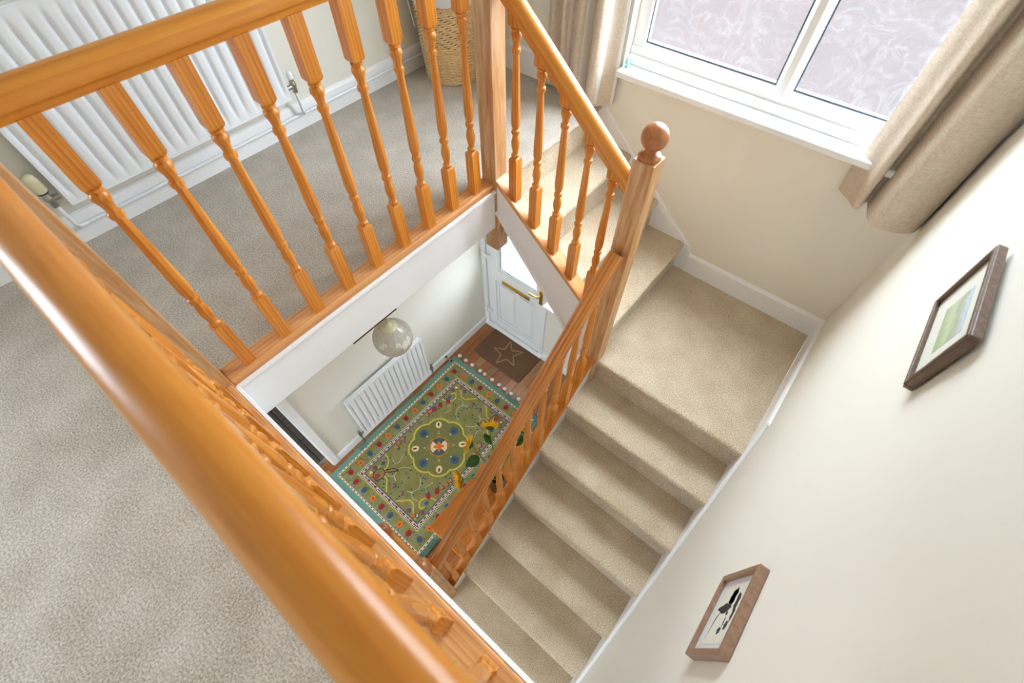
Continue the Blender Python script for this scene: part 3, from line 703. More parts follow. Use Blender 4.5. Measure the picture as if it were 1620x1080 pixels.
M['paper'] = plain('ivory_paper', srgb(222, 220, 206), .8, noise=.02)
M['ink'] = plain('black_ink', srgb(42, 42, 40), .8, noise=.3, nscale=160)
def watercolour():
    m, nt, n, l, p = newmat('watercolour_landscape')
    tc = n.new('ShaderNodeTexCoord'); sp = n.new('ShaderNodeSeparateXYZ'); l.new(tc.outputs['Object'], sp.inputs[0])
    ns = n.new('ShaderNodeTexNoise'); ns.inputs['Scale'].default_value = 40; ns.inputs['Detail'].default_value = 4; l.new(tc.outputs['Object'], ns.inputs['Vector'])
    ad = n.new('ShaderNodeMath'); ad.operation = 'MULTIPLY_ADD'; ad.inputs[1].default_value = .05; l.new(ns.outputs['Fac'], ad.inputs[0]); l.new(sp.outputs['Z'], ad.inputs[2])
    mr = n.new('ShaderNodeMapRange'); mr.inputs['From Min'].default_value = .085; mr.inputs['From Max'].default_value = .19; l.new(ad.outputs[0], mr.inputs['Value'])
    cr_ = n.new('ShaderNodeValToRGB'); e = cr_.color_ramp.elements
    e[0].position = 0; e[0].color = srgb(168, 184, 142); e[1].position = 1; e[1].color = srgb(150, 190, 226)
    for pos, c in ((.25, srgb(196, 204, 168)), (.45, srgb(170, 180, 152)), (.6, srgb(186, 190, 178)), (.7, srgb(206, 208, 206)), (.8, srgb(160, 196, 230))): k = cr_.color_ramp.elements.new(pos); k.color = c
    l.new(mr.outputs['Result'], cr_.inputs['Fac']); l.new(cr_.outputs['Color'], p.inputs['Base Color']); p.inputs['Roughness'].default_value = .85
    return m
M['watercolour'] = watercolour()
y0, y1, z0, z1 = .935, 1.252, .452, .648
t = picture('dark brown framed landscape watercolour with blue sky nearer the window', y0, y1, z0, z1, 1.548, .020, .011, M['frame_dark'], .045,
        [('painting', M['watercolour'], [[(1.01, .505), (1.17, .505), (1.17, .592), (1.01, .592)]])], M['mount'], M['frame_dark'])
part(MB().sphere((1.566, 1.0, .449), .004, 8, 6), 'hook', M['chrome'], t)
def blob(cy, cz, ry, rz, n=16, jag=.3, seed=0):
    rr = random.Random(seed); return [(cy+ry*math.cos(2*PI*k/n)*(1+jag*(rr.random()-.5)), cz+rz*math.sin(2*PI*k/n)*(1+jag*(rr.random()-.5))) for k in range(n)]
ink = [blob(.455, .005, .030, .020, seed=1, jag=.5), blob(.425, -.020, .014, .042, seed=2, jag=.4), [(.445, -.01), (.40, -.045), (.335, -.062), (.40, -.052)], blob(.44, .045, .026, .012, seed=3, jag=.6), blob(.405, .052, .020, .008, seed=4, jag=.6), blob(.372, .040, .012, .010, seed=5, jag=.6), blob(.408, .012, .006, .006, seed=8), blob(.385, .018, .014, .004, seed=6), blob(.36, .01, .010, .012, seed=7, jag=.7)]
picture('light oak box frame with a small black ink drawing lower down the stairs', .290, .530, -.121, .118, 1.544, .025, .016, M['frame_oak'], .0,
        [('paper', M['paper'], [[(.325, -.075), (.495, -.075), (.495, .080), (.325, .080)]]), ('drawing', M['ink'], [[(y, z) for y, z in b] for b in ink])], M['mount2'])

# ------------------------------------------------------------------ pendant lamp
def frosted():
    m, nt, n, l, p = newmat('frosted_globe_glass'); n.remove(p)
    tc = n.new('ShaderNodeTexCoord'); ns = n.new('ShaderNodeTexNoise'); ns.inputs['Scale'].default_value = 55; ns.inputs['Detail'].default_value = 3; l.new(tc.outputs['Object'], ns.inputs['Vector'])
    cr_ = n.new('ShaderNodeValToRGB'); e = cr_.color_ramp.elements; e[0].position = .35; e[0].color = srgb(222, 216, 202); e[1].position = .7; e[1].color = srgb(236, 232, 222); l.new(ns.outputs['Fac'], cr_.inputs['Fac'])
    df = n.new('ShaderNodeBsdfDiffuse'); tl = n.new('ShaderNodeBsdfTranslucent'); tr = n.new('ShaderNodeBsdfTransparent'); gl = n.new('ShaderNodeBsdfGlossy'); gl.inputs['Roughness'].default_value = .25
    for s_ in (df, tl): l.new(cr_.outputs['Color'], s_.inputs['Color'])
    a = n.new('ShaderNodeMixShader'); a.inputs[0].default_value = .45; l.new(df.outputs[0], a.inputs[1]); l.new(tl.outputs[0], a.inputs[2])
    b = n.new('ShaderNodeMixShader'); b.inputs[0].default_value = .10; l.new(a.outputs[0], b.inputs[1]); l.new(tr.outputs[0], b.inputs[2])
    c = n.new('ShaderNodeMixShader'); c.inputs[0].default_value = .06; l.new(b.outputs[0], c.inputs[1]); l.new(gl.outputs[0], c.inputs[2])
    l.new(c.outputs[0], nt.nodes['Material Output'].inputs['Surface']); return m
GC = Vector((-.088, .617, -.502)); GR = .098
t = thing('pendant_lamp', 'frosted glass globe pendant with white flowers hanging under the landing', 'lamp', (GC.x, GC.y, -.22))
prof = [(max(.0005, GR*math.sin(a)), -GR*math.cos(a)) for a in [PI*(i/22)*.86 for i in range(23)]]
part(MB().lathe(prof, GC, 36, False), 'globe', frosted(), t, smooth=60)
zt = GC.z+GR*.905
part(MB().lathe([(.030, -.012), (.043, -.008), (.043, .004), (.036, .012), (.020, .016), (.012, .030), (.0045, .034)], (GC.x, GC.y, zt), 24), 'fitting', M['knob'], t, smooth=40)
part(MB().tube([(GC.x, GC.y, zt+.02), (GC.x, GC.y, -.235)], .0035, 8), 'cord', M['chrome'], t, smooth=40)
part(MB().lathe([(.035, -.02), (.036, -.008), (.03, 0)], (GC.x, GC.y, -.22), 20), 'ceiling_rose', M['white'], t, smooth=40)
M['petal_white'] = plain('white_enamel_petal', srgb(240, 238, 230), .6, noise=.02)
def onball(th, ph, r): return GC + Vector((math.cos(th)*math.sin(ph), math.sin(th)*math.sin(ph), math.cos(ph)))*r
rr = random.Random(3)
for th, ph in ((-.35, 1.15), (-.15, 1.35), (.05, 1.25), (-.05, 1.5), (.2, 1.42), (-1.1, 1.05), (-1.25, 1.2), (.35, 1.2)):
    fm = MB()
    for q in range(5):
        a = 2*PI*q/5+rr.random(); c = onball(th+.085*math.cos(a)/math.sin(ph), ph+.085*math.sin(a), GR*1.004)
        nrm = (c-GC).normalized(); e1 = nrm.cross(Vector((0,0,1))).normalized(); e2 = nrm.cross(e1)
        ring = [c + (e1*math.cos(2*PI*k/8)+e2*math.sin(2*PI*k/8))*.0058 + nrm*.0008 for k in range(8)]; base = [p-nrm*.002 for p in ring]
        fm.add(ring+base, [tuple(range(8))] + [(k, (k+1) % 8, 8+(k+1) % 8, 8+k) for k in range(8)])
    part(fm, 'flower_decoration', M['petal_white'], t)

# ------------------------------------------------------------------ rug
def build_rug():
    cx, cy, hw, hl = -.295, .757, .555, .800
    nu, nv = 300, 430
    us = np.linspace(-hw, hw, nu+1); vs_ = np.linspace(-hl, hl, nv+1)
    U, V = np.meshgrid((us[:-1]+us[1:])/2, (vs_[:-1]+vs_[1:])/2, indexing='xy')    # faces
    c = lambda r, g, b: np.array(srgb(r, g, b)[:3])
    rs = np.random.RandomState(4)
    olive, olive2 = c(130, 122, 62), c(148, 140, 88)
    img = np.empty(U.shape+(3,)); wob = (np.sin(U*37+V*11)+np.sin(V*29-U*17)+np.sin((U+V)*53))/6+.5
    img[:] = olive+(olive2-olive)*wob[..., None]
    def paint(mask, colr): img[mask] = colr
    def disc(u, v, r, colr, ry=None, rot=0):
        ry = ry or r; a = (U-u)*math.cos(rot)+(V-v)*math.sin(rot); b = -(U-u)*math.sin(rot)+(V-v)*math.cos(rot)
        paint((a/r)**2+(b/ry)**2 < 1, colr)
    def line(pts, wd, colr):
        D = np.full(U.shape, 9.)
        for (a, b), (c_, d) in zip(pts[:-1], pts[1:]):
            L2 = (c_-a)**2+(d-b)**2+1e-12; t = np.clip(((U-a)*(c_-a)+(V-b)*(d-b))/L2, 0, 1)
            D = np.minimum(D, np.hypot(U-a-t*(c_-a), V-b-t*(d-b)))
        paint(D < wd, colr)
    def curve(P, n=9): return catmull(P, n)
    AU, AV = np.abs(U), np.abs(V)
    blue, navy, red, orange, cream, yellow, brown, dg, grey, pink = c(74, 92, 108), c(48, 62, 84), c(158, 46, 42), c(222, 116, 36), c(236, 206, 156), c(208, 186, 84), c(78, 50, 28), c(56, 74, 40), c(130, 142, 118), c(168, 110, 96)
    # leaves scattered in the field
    for k in range(190):
        u, v = rs.uniform(-.31, .31), rs.uniform(-.58, .58)
        if math.hypot(u, v) < .27: continue
        disc(u, v, .016, grey*.9, .010, rs.uniform(0, 3)); disc(u, v, .008, dg, .006, rs.uniform(0, 3))
    # outer flower band
    def bandflower(u, v, k, rot):
        ca, sa = math.cos(rot), math.sin(rot)
        for du, dv, r, cc in ((.036, .022, .024, grey), (.032, -.030, .022, grey), (-.030, .024, .012, c(96, 120, 96)), (.036, .024, .009, c(88, 100, 112)), (-.028, -.024, .006, dg)):
            disc(u+du*ca-dv*sa, v+du*sa+dv*ca, r, cc, r*.7, rot)
        disc(u, v, .029, (red, orange, blue)[k % 3], .024, rot); disc(u+.004, v, .008, (c(112, 30, 30), brown, navy)[k % 3], .005, rot)
    k = 0; per = []
    for v in np.arange(-.66, .67, .11): per.append((-.432, v, 0))
    for u in np.arange(-.33, .34, .11): per.append((u, .685, PI/2))
    for v in np.arange(.66, -.67, -.11): per.append((.432, v, PI))
    for u in np.arange(.33, -.34, -.11): per.append((u, -.685, -PI/2))
    for i, (u, v, rt) in enumerate(per): bandflower(u, v, i, rt)
    # inner border: yellow line, checked strip, maroon strip, checked strip
    dI = np.maximum(AU-.325, AV-.585)           # 0 at the inner field edge
    par = np.where(AU-.325 > AV-.585, V, U)
    paint((dI > 0) & (dI < .052), c(120, 108, 96)); paint((dI > .044) & (dI < .052), c(190, 170, 84))
    ck = (np.floor(par/.0075).astype(int) % 2 == 0)
    paint((dI > .030) & (dI < .044) & ck, c(226, 216, 202)); paint((dI > .030) & (dI < .044) & ~ck, c(52, 40, 44))
    paint((dI > .012) & (dI < .030), c(208, 190, 178))
    ph = np.floor(par/.022).astype(int) % 4
    paint((dI > .014) & (dI < .028) & (ph == 0), c(128, 48, 48)); paint((dI > .016) & (dI < .027) & (ph == 2), c(48, 40, 46)); paint((dI > .018) & (dI < .024) & (ph == 3), c(150, 96, 96))
    paint((dI > 0) & (dI < .012), c(96, 98, 94))
    # outer dashed line and teal edge
    dO = np.maximum(AU-.490, AV-.735); par = np.where(AU-.490 > AV-.735, V, U)
    paint((dO > 0) & (dO < .017), c(228, 212, 186)); ph = np.floor(par/.018).astype(int) % 4
    paint((dO > .004) & (dO < .013) & (ph == 0), c(40, 34, 36)); paint((dO > .004) & (dO < .013) & (ph == 2), c(158, 60, 48))
    paint(dO >= .017, c(112, 150, 132)); st_ = (dO >= .017) & (np.sin(V*9+np.sin(U*4)) > .93); paint(st_, c(94, 132, 118))
    # corner curves, vines, vases
    for su in (-1, 1):
        for sv in (-1, 1):
            f = lambda P: [(su*a, sv*b) for a, b in P]
            line(curve(f([(.315, .36), (.27, .37), (.235, .40), (.22, .44), (.235, .475), (.265, .485), (.28, .46)])), .0055, yellow)
            line(curve(f([(.29, .575), (.225, .535), (.19, .50), (.14, .50), (.10, .54), (.06, .575)])), .0055, yellow)
            disc(su*.272, sv*.425, .026, grey, .026); disc(su*.272, sv*.425, .017, blue, .02)
            line(curve(f([(.05, .30), (.10, .33), (.13, .38), (.115, .44), (.15, .47), (.20, .46)])), .0022, c(190, 190, 166))
            line(curve(f([(.19, .27), (.17, .33), (.20, .36), (.24, .34)])), .0022, c(190, 190, 166))
            line(f([(.115, .44), (.075, .46)]), .003, c(214, 212, 196))
            for a, b, cc in ((.285, .545, cream), (.265, .56, orange), (.30, .20, orange), (.285, .245, c(226, 126, 60)), (.30, .155, c(216, 120, 60)), (.05, .50, pink), (.20, .56, c(140, 84, 88)), (.30, .50, c(150, 76, 84))):
                disc(su*a, sv*b, .019, blue*.8, .019); disc(su*a-.006, sv*b-.004, .016, cc, .013, .6)
    for s_ in (-1, 1):
        disc(s_*.225, s_*.515, .050, brown, .056); disc(s_*.225, s_*.515, .043, c(142, 126, 76), .049); disc(s_*.225, s_*.535, .022, c(150, 70, 66), .026)
        line(curve([(s_*.20, s_*.468), (s_*.155, s_*.43), (s_*.12, s_*.385), (s_*.165, s_*.40), (s_*.205, s_*.45)]), .0048, brown)
    # red fruits beside the upper end
    for a, b in ((-.245, .375), (-.275, .30), (-.29, .23), (.245, -.375), (.275, -.30)):
        disc(a-.012, b+.012, .020, blue*.8); disc(a, b, .022, c(176, 44, 50), .020)
    # medallion
    r = np.hypot(U, V); th = np.arctan2(V, U)
    rm = .242+.030*np.abs(np.cos(4*th))**.8
    paint(r < rm, c(118, 120, 66)*1.02); paint(np.abs(r-rm) < .0078, yellow)
    for k in range(8):
        a = k*PI/4; ca, sa = math.cos(a), math.sin(a)
        if k % 2 == 0: disc(.196*ca, .196*sa, .042, c(104, 108, 96)); disc(.196*ca, .196*sa, .036, blue); disc(.190*ca, .190*sa, .012, navy, .008, a); disc(.150*ca, .150*sa, .006, c(230, 226, 210))
        else: disc(.212*ca, .212*sa, .036, c(200, 120, 70), .030, a); disc(.212*ca, .212*sa, .033, cream, .027, a); disc(.217*ca, .217*sa, .019, dg*.7, .008, a); disc(.145*ca, .145*sa, .010, c(200, 150, 90), .004, a+PI/2); disc(.128*ca, .128*sa, .010, c(228, 196, 150), .004, a+PI/2)
        b = a+PI/8; disc(.150*math.cos(b), .150*math.sin(b), .020, c(146, 108, 88), .009, b)
    paint(r < .096+.006*np.cos(8*th), c(196, 120, 44)); paint(r < .086, c(120, 108, 50)); paint(r < .078, blue)
    q = np.floor((th+PI/2)/(PI/2)).astype(int) % 2
    q = np.floor((th+2*PI)/(PI/2)).astype(int) % 2
    rot45 = np.floor((th+2*PI+0)/(PI/2)).astype(int) % 2
    paint((r < .076) & (rot45 == 0), cream)
    for k in range(4):
        a = k*PI/2+PI/4; disc(.022*math.cos(a), .022*math.sin(a), .026, orange, .015, a)
    # woven pile mottling
    img *= rs.uniform(.86, 1.10, U.shape)[..., None]
    # mesh
    gx, gy_ = np.meshgrid(us, vs_, indexing='xy')
    zz = .010+.0012*np.sin(gy_*7+gx*3)*np.cos(gx*5)
    ex = .006*np.sin(gy_*6.3)*(np.abs(gx)/hw)**6
    co = np.stack([gx+ex, gy_, zz], -1).reshape(-1, 3)
    idx = np.arange((nu+1)*(nv+1)).reshape(nv+1, nu+1)
    fc = np.stack([idx[:-1, :-1], idx[:-1, 1:], idx[1:, 1:], idx[1:, :-1]], -1).reshape(-1, 4)
    edge = np.concatenate([idx[0, :], idx[1:, -1], idx[-1, -2::-1], idx[-2:0:-1, 0]])
    base = len(co); low = co[edge].copy(); low[:, 2] = 0; co = np.vstack([co, low]); ne = len(edge)
    side = [(int(edge[i]), base+i, base+(i+1) % ne, int(edge[(i+1) % ne])) for i in range(ne)]
    me = bpy.data.meshes.new('pile'); me.from_pydata(co.tolist(), [], fc.tolist()+side); me.update()
    ca = me.color_attributes.new('weave', 'FLOAT_COLOR', 'CORNER')
    colr = np.ones((len(me.loops), 4), dtype=np.float32)
    nf = len(fc); colr[:nf*4, :3] = np.repeat(img.reshape(-1, 3), 4, axis=0); colr[nf*4:, :3] = c(98, 146, 124)
    ca.data.foreach_set('color', colr.ravel())
    m, nt, n, l, p = newmat('woven_rug')
    at_ = n.new('ShaderNodeAttribute'); at_.attribute_name = 'weave'; l.new(at_.outputs['Color'], p.inputs['Base Color'])
    p.inputs['Roughness'].default_value = 1; p.inputs['Specular IOR Level'].default_value = .1; p.inputs['Sheen Weight'].default_value = .2
    tc = n.new('ShaderNodeTexCoord'); t2 = n.new('ShaderNodeTexNoise'); t2.inputs['Scale'].default_value = 300; l.new(tc.outputs['Object'], t2.inputs['Vector'])
    bp = n.new('ShaderNodeBump'); bp.inputs['Strength'].default_value = .6; bp.inputs['Distance'].default_value = .004; l.new(t2.outputs['Fac'], bp.inputs['Height']); l.new(bp.outputs['Normal'], p.inputs['Normal'])
    t = thing('rug', 'green floral rug with teal edge and central medallion on the hall floor', 'rug', (cx, cy, HZ))
    o = link('pile', me, m, t)
    M['tassel'] = plain('cream_tassel_yarn', srgb(232, 226, 214), .95, noise=.08, nscale=150); M['tassel_knot'] = plain('pink_tassel_knot', srgb(176, 84, 92), .95, noise=.1, nscale=150)
    for sgn in (1, -1):
        for i in range(13):
            u = -.51+.085*i+random.uniform(-.012, .012)
            mb = MB(); y = cy+sgn*(hl+.018)
            mb.sphere((cx+u+random.uniform(-.006, .006), y+sgn*.014, HZ+.011), .021 if sgn > 0 else .013, 10, 6, .5)
            tq = part(mb, 'tassel', M['tassel'], t, smooth=60)
            part(MB().sphere((cx+u, cy+sgn*(hl+.004), HZ+.009), .011, 8, 6, .7), 'knot', M['tassel_knot'], tq, smooth=60)
build_rug()

# ------------------------------------------------------------------ door mat
t = thing('doormat', 'brown coir doormat with a star outline before the front door', 'doormat', (-.455, 1.9, HZ))
M['coir'] = carpet('brown_coir', srgb(104, 64, 32), srgb(154, 104, 60), scale=420, bump=1.0); M['coir_light'] = carpet('pale_coir_line', srgb(168, 130, 90), srgb(214, 174, 130), scale=420, bump=.8)
part(MB().box((-.755, 1.722, HZ), (-.155, 2.085, HZ+.014)), 'pile', M['coir'], t, bevel=.004)
sc_ = (-.448, 1.915); star = []
for k in range(10):
    r_ = .158 if k % 2 == 0 else .064; a = PI/2+.50+2*PI*k/10; star.append((sc_[0]+r_*math.cos(a), sc_[1]+r_*math.sin(a)))
mb = MB()
for k in range(10):
    a, b = Vector(star[k]), Vector(star[(k+1) % 10]); d = (b-a).normalized(); nn = Vector((-d.y, d.x))*.0062
    q = [a+nn, b+nn, b-nn, a-nn]; mb.prism([(p.x, p.y) for p in q], 2, HZ+.0135, HZ+.0160)
part(mb, 'star_outline', M['coir_light'], t, label='pale five-pointed star outline')
# door stop on the skirting
t = thing('door_stop', 'small chrome door stop with dark tip on the hall skirting', 'door stop', (HX+.016, 1.47, HZ+.05))
part(MB().tube([(HX+.016, 1.47, HZ+.062), (HX+.085, 1.47, HZ+.062)], .007, 10), 'stem', M['chrome'], t, smooth=40)
part(MB().tube([(HX+.085, 1.47, HZ+.062), (HX+.10, 1.47, HZ+.062)], .011, 12), 'buffer', M['dark'], t, smooth=40)
part(MB().tube([(HX+.016, 1.47, HZ+.062), (HX+.022, 1.47, HZ+.062)], .016, 12), 'rose', M['dark'], t, smooth=40)

# ------------------------------------------------------------------ hall table, vase and sunflowers
TX0, TX1, TY0, TY1, TZ = .325, .644, .172, 1.04, -1.85
t = thing('hall_table', 'narrow polished wooden hall table beside the lower stairs', 'table', ((TX0+TX1)/2, (TY0+TY1)/2, HZ))
M['table'] = pine('polished_table_wood', 1, srgb(176, 96, 26), srgb(208, 122, 38), srgb(222, 142, 56), knots=False, ring=4, rough=.45, coat=.1, wave=.12)
part(MB().box((TX0, TY0, TZ-.024), (TX1, TY1, TZ)), 'table_top', M['table'], t, bevel=.006)
part(MB().box((TX0+.03, TY0+.03, TZ-.12), (TX1-.02, TY1-.03, TZ-.024)), 'apron', M['table'], t, bevel=.003)
for a in (TX0+.05, TX1-.05):
    for b in (TY0+.05, TY1-.05):
        part(MB().lathe([(.016, 0), (.02, .05), (.014, .10), (.02, .35), (.022, .55), (.016, .60), (.022, .63)], (a, b, HZ), 14), 'leg', M['table'], t, smooth=40)
VX, VY = .515, .665
t = thing('vase', 'dark brown glazed vase of sunflowers on the hall table', 'vase', (VX, VY, TZ))
M['vase'] = plain('dark_brown_glaze', srgb(58, 36, 24), .15, noise=.15, nscale=14, coat=.5)
part(MB().lathe([(.040, 0), (.058, .03), (.066, .08), (.060, .13), (.040, .175), (.034, .195), (.042, .212), (.038, .212), (.030, .195), (.036, .175), (.055, .13), (.060, .08), (.052, .03), (.0005, .012)], (VX, VY, TZ), 26, False), 'body', M['vase'], t, smooth=50)
part(MB().lathe([(.0358, .188), (.0375, .192), (.0358, .196)], (VX, VY, TZ), 26, False), 'neck_band', M['petal_white'], t, smooth=50)
M['sf_petal'] = plain('sunflower_petal', srgb(252, 196, 22), .6, noise=.16, nscale=40); M['sf_disc'] = plain('sunflower_disc', srgb(78, 52, 22), .9, noise=.3, nscale=160, bump=.8, bscale=300)
M['leaf'] = plain('sunflower_leaf', srgb(54, 94, 30), .5, noise=.25, nscale=30); M['stem'] = plain('sunflower_stem', srgb(122, 146, 66), .6, noise=.12, nscale=40)
def leafmesh(base, d, nrm, L, W):
    d = Vector(d).normalized(); nrm = Vector(nrm).normalized(); sd = d.cross(nrm).normalized(); nrm = sd.cross(d)
    mb = MB(); vs = []; n_ = 9
    for i in range(n_+1):
        t_ = i/n_; wd = W*math.sin(PI*min(1, t_*.93+.04))**.8*(1-.45*t_)*1.25
        c = Vector(base)+d*(L*t_)+nrm*(-.25*L*t_*t_)
        for s_, up in ((-1, .10), (-.5, .03), (0, 0), (.5, .03), (1, .10)): vs.append(c+sd*(wd*s_)+nrm*(abs(up)*W))
    fs = [(i*5+k, i*5+k+1, (i+1)*5+k+1, (i+1)*5+k) for i in range(n_) for k in range(4)]
    low = [v-nrm*.0015 for v in vs]; m_ = len(vs)
    fs2 = [tuple(m_+q for q in f[::-1]) for f in fs]
    return mb.add(vs+low, fs+fs2)
def sunflower(label, head, face, leaves, seed):
    rr = random.Random(seed); H = Vector(head); F = Vector(face).normalized()
    t = thing('sunflower', label, 'flower', (VX, VY, TZ+.05), 'sunflowers in the vase')
    b0 = Vector((VX+rr.uniform(-.012, .012), VY+rr.uniform(-.012, .012), TZ+.05)); b1 = Vector((VX, VY, TZ+.205))+(H-Vector((VX, VY, H.z)))*.08
    pts = []
    P = [b0, b1, b1.lerp(H, .55)+Vector((0, 0, .03)), H-F*.018]
    for i in range(3):
        for k in range(6):
            s_ = k/6; p0, p1, p2, p3 = P[max(i-1, 0)], P[i], P[i+1], P[min(i+2, 3)]
            pts.append(.5*((2*p1)+(-p0+p2)*s_+(2*p0-5*p1+4*p2-p3)*s_*s_+(-p0+3*p1-3*p2+p3)*s_**3))
    pts.append(P[3])
    part(MB().tube(pts, .0052, 8), 'stem', M['stem'], t, smooth=50)
    e1 = F.cross(Vector((.3, .2, 1))).normalized(); e2 = F.cross(e1)
    def bas(mb): mb.v = [tuple(H+e1*x+e2*y+F*z) for x, y, z in mb.v]; return mb
    part(bas(MB().lathe([(.0005, -.020), (.012, -.018), (.026, -.006), (.027, .0), (.024, .003)], (0,0,0), 18, False)), 'calyx', M['leaf'], t, smooth=50)
    part(bas(MB().lathe([(.025, 0), (.022, .008), (.012, .010), (.0005, .008)], (0,0,0), 18, False)), 'disc', M['sf_disc'], t, smooth=50)
    pm = MB()
    for ring, n_, L, z, tl in ((0, 21, .051, .000, .55), (1, 19, .048, .003, .95), (2, 17, .040, .006, 1.3)):
        for k in range(n_):
            a = 2*PI*(k+.5*ring+rr.uniform(-.15, .15))/n_; l_ = L*rr.uniform(.85, 1.15); r0 = .021-.002*ring; w_ = .0098; tz = tl*rr.uniform(.6, 1.3)*l_*.6
            ca, sa = math.cos(a), math.sin(a)
            q = [(r0, -w_*.5, z), (r0, w_*.5, z), (r0+l_*.45, w_, z+tz*.4), (r0+l_, 0, z+tz), (r0+l_*.45, -w_, z+tz*.4), (r0+l_*.45, 0, z+tz*.4-.0025)]
            pm.add([(x*ca-y*sa, x*sa+y*ca, zz) for x, y, zz in q], [(0, 1, 5), (1, 2, 5), (2, 3, 5), (3, 4, 5), (4, 0, 5)])
    part(bas(pm), 'petals', M['sf_petal'], t)
    for (b, d, nrm, L, W) in leaves: part(leafmesh(b, d, nrm, L, W), 'leaf', M['leaf'], t, smooth=60)
    return t
sunflower('sunflower seen from behind reaching over the far end of the rug', (.286, .862, -1.50), (-.62, .72, .10), [((.36, .79, -1.53), (-.75, .25, .1), (0, .2, 1), .09, .028)], 1)
sunflower('sunflower leaning over the rug medallion above the big green leaf', (.265, .690, -1.50), (-.85, -.30, .16), [((.36, .67, -1.53), (-.25, -.6, -.05), (0, 0, 1), .105, .040)], 2)
sunflower('drooping sunflower over the hall table corner', (.372, .478, -1.50), (-.45, -.75, .32), [((.44, .60, -1.6), (-.2, -.9, .1), (0, 0, 1), .05, .016)], 3)
sunflower('sunflower hidden behind the lower handrail', (.470, .985, -1.50), (-.1, .9, .45), [((.49, .88, -1.53), (-.1, .8, .1), (0, 0, 1), .09, .032)], 4)

# ------------------------------------------------------------------ laundry basket
BCx, BCy, BRb, BRt, BH = -.905, 2.00, .158, .194, .50
t = thing('laundry_basket', 'tall round wicker laundry basket with white liner in the landing corner', 'basket', (BCx, BCy, 0))
M['wicker'] = plain('natural_wicker', srgb(236, 204, 152), .6, noise=.16, nscale=60); M['liner'] = fabric('white_cotton_liner', srgb(232, 232, 232), srgb(246, 246, 246))
M['basket_dark'] = plain('basket_inside', srgb(96, 68, 38), .9, noise=.2, nscale=50)
rad = lambda z: BRb+(BRt-BRb)*min(1, z/BH)
part(MB().lathe([(.0005, .004), (BRb-.010, .004), (BRt-.010, BH-.01)], (BCx, BCy, 0), 40, False), 'inner_wall', M['basket_dark'], t, smooth=50)
nst = 30; mb = MB()
def strand(mb, z, phase, amp, r_, slant=0.0, seg=120):
    vs = []; fs = []
    for k in range(seg):
        a = 2*PI*k/seg; rr_ = rad(z)+amp*math.cos(a*nst/2*1.0+phase); zz = z+slant*math.sin(a*nst/2+phase)
        for q in range(5):
            b = 2*PI*q/5; vs.append((BCx+(rr_+r_*math.cos(b))*math.cos(a), BCy+(rr_+r_*math.cos(b))*math.sin(a), zz+r_*1.1*math.sin(b)))
    for k in range(seg):
        for q in range(5): fs.append((k*5+q, ((k+1) % seg)*5+q, ((k+1) % seg)*5+(q+1) % 5, k*5+(q+1) % 5))
    mb.add(vs, fs)
nr = 58
for i in range(nr):
    z = .006+(BH-.03)*i/nr
    mid = .40 < i/nr < .80
    strand(mb, z, PI*(i % 2) if not mid else PI*.5*(i % 4), .0035, .0047, .004 if mid else 0.0)
part(mb, 'wicker_weave', M['wicker'], t, smooth=60)
mb = MB()
for k in range(nst):
    a = 2*PI*(k+.5)/nst; mb.tube([(BCx+(BRb-.001)*math.cos(a), BCy+(BRb-.001)*math.sin(a), .002), (BCx+(BRt-.001)*math.cos(a), BCy+(BRt-.001)*math.sin(a), BH-.02)], .003, 5)
part(mb, 'stakes', M['wicker'], t)
mb = MB()
for s_ in (0, 1):
    pts = []
    for k in range(121):
        a = 2*PI*k/120; w_ = a*24+PI*s_; pts.append((BCx+(BRt+.004*math.cos(w_))*math.cos(a), BCy+(BRt+.004*math.cos(w_))*math.sin(a), BH-.018+.006*math.sin(w_)))
    mb.tube(pts, .006, 6)
part(mb, 'rim', M['wicker'], t, smooth=60)
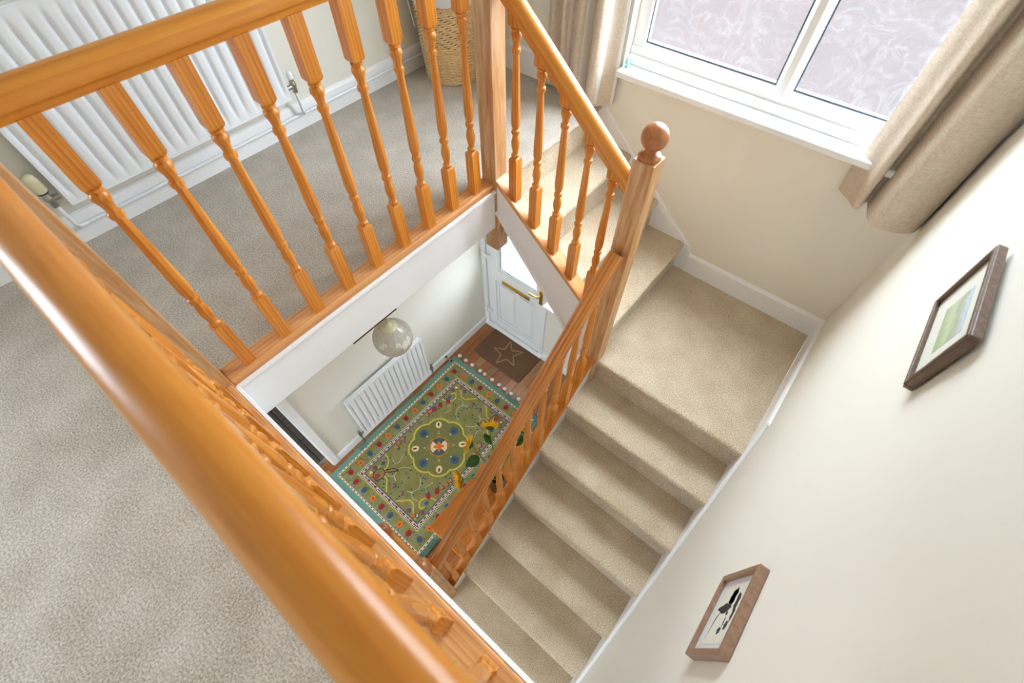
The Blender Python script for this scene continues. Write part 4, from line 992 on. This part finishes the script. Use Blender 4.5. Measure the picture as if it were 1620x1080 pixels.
prof = [(BRt-.022, BH-.16), (BRt-.018, BH-.03), (BRt-.006, BH+.006), (BRt+.006, BH+.006), (BRt+.0135, BH-.02), (BRt+.013, BH-.095), (BRt+.011, BH-.095), (BRt+.0115, BH-.02)]
mb = MB().lathe(prof, (BCx, BCy, 0), 60, False)
mb.v = [(x+.0022*math.sin(13*math.atan2(y-BCy, x-BCx)), y+.0022*math.cos(17*math.atan2(y-BCy, x-BCx)), z+.004*math.sin(9*math.atan2(y-BCy, x-BCx))) for x, y, z in mb.v]
ln = part(mb, 'liner', M['liner'], t, smooth=60, label='white cotton liner folded over the rim')
ab = -2.08; bp_ = Vector((BCx+(BRt+.022)*math.cos(ab), BCy+(BRt+.022)*math.sin(ab), BH-.075)); tg = Vector((-math.sin(ab), math.cos(ab), 0)); rd = Vector((math.cos(ab), math.sin(ab), 0))
mb = MB()
for s_ in (-1, 1):
    mb.tube([bp_, bp_+tg*s_*.03+Vector((0, 0, .012))+rd*.008, bp_+tg*s_*.045, bp_+tg*s_*.028+Vector((0, 0, -.012)), bp_], .004, 6)
for s_, L in ((-.3, .105), (.25, .15)):
    pa_ = bp_+rd*.003; mb.add([pa_-tg*.009, pa_+tg*.009, pa_+tg*(s_*.06+.010)+Vector((0,0,-L))-rd*.02, pa_+tg*(s_*.06-.010)+Vector((0,0,-L))-rd*.02] + [q+rd*.002 for q in (pa_-tg*.009, pa_+tg*.009, pa_+tg*(s_*.06+.010)+Vector((0,0,-L))-rd*.02, pa_+tg*(s_*.06-.010)+Vector((0,0,-L))-rd*.02)], [(0,1,2,3),(7,6,5,4),(0,1,5,4),(1,2,6,5),(2,3,7,6),(3,0,4,7)])
part(mb, 'ribbon_bow', M['liner'], ln)

# ------------------------------------------------------------------ small ornament on the sill
t = thing('glass_ornament', 'small teal glass ornament at the end of the window sill', 'ornament', (.083, 2.255, .228))
M['teal_glass'] = plain('teal_glass', srgb(120, 206, 190), .1, noise=.1, nscale=60, coat=.6)
part(MB().lathe([(.010, 0), (.012, .004), (.005, .009), (.011, .018), (.012, .026), (.004, .034), (.0005, .036)], (.083, 2.255, .228), 14, False), 'body', M['teal_glass'], t, smooth=50)
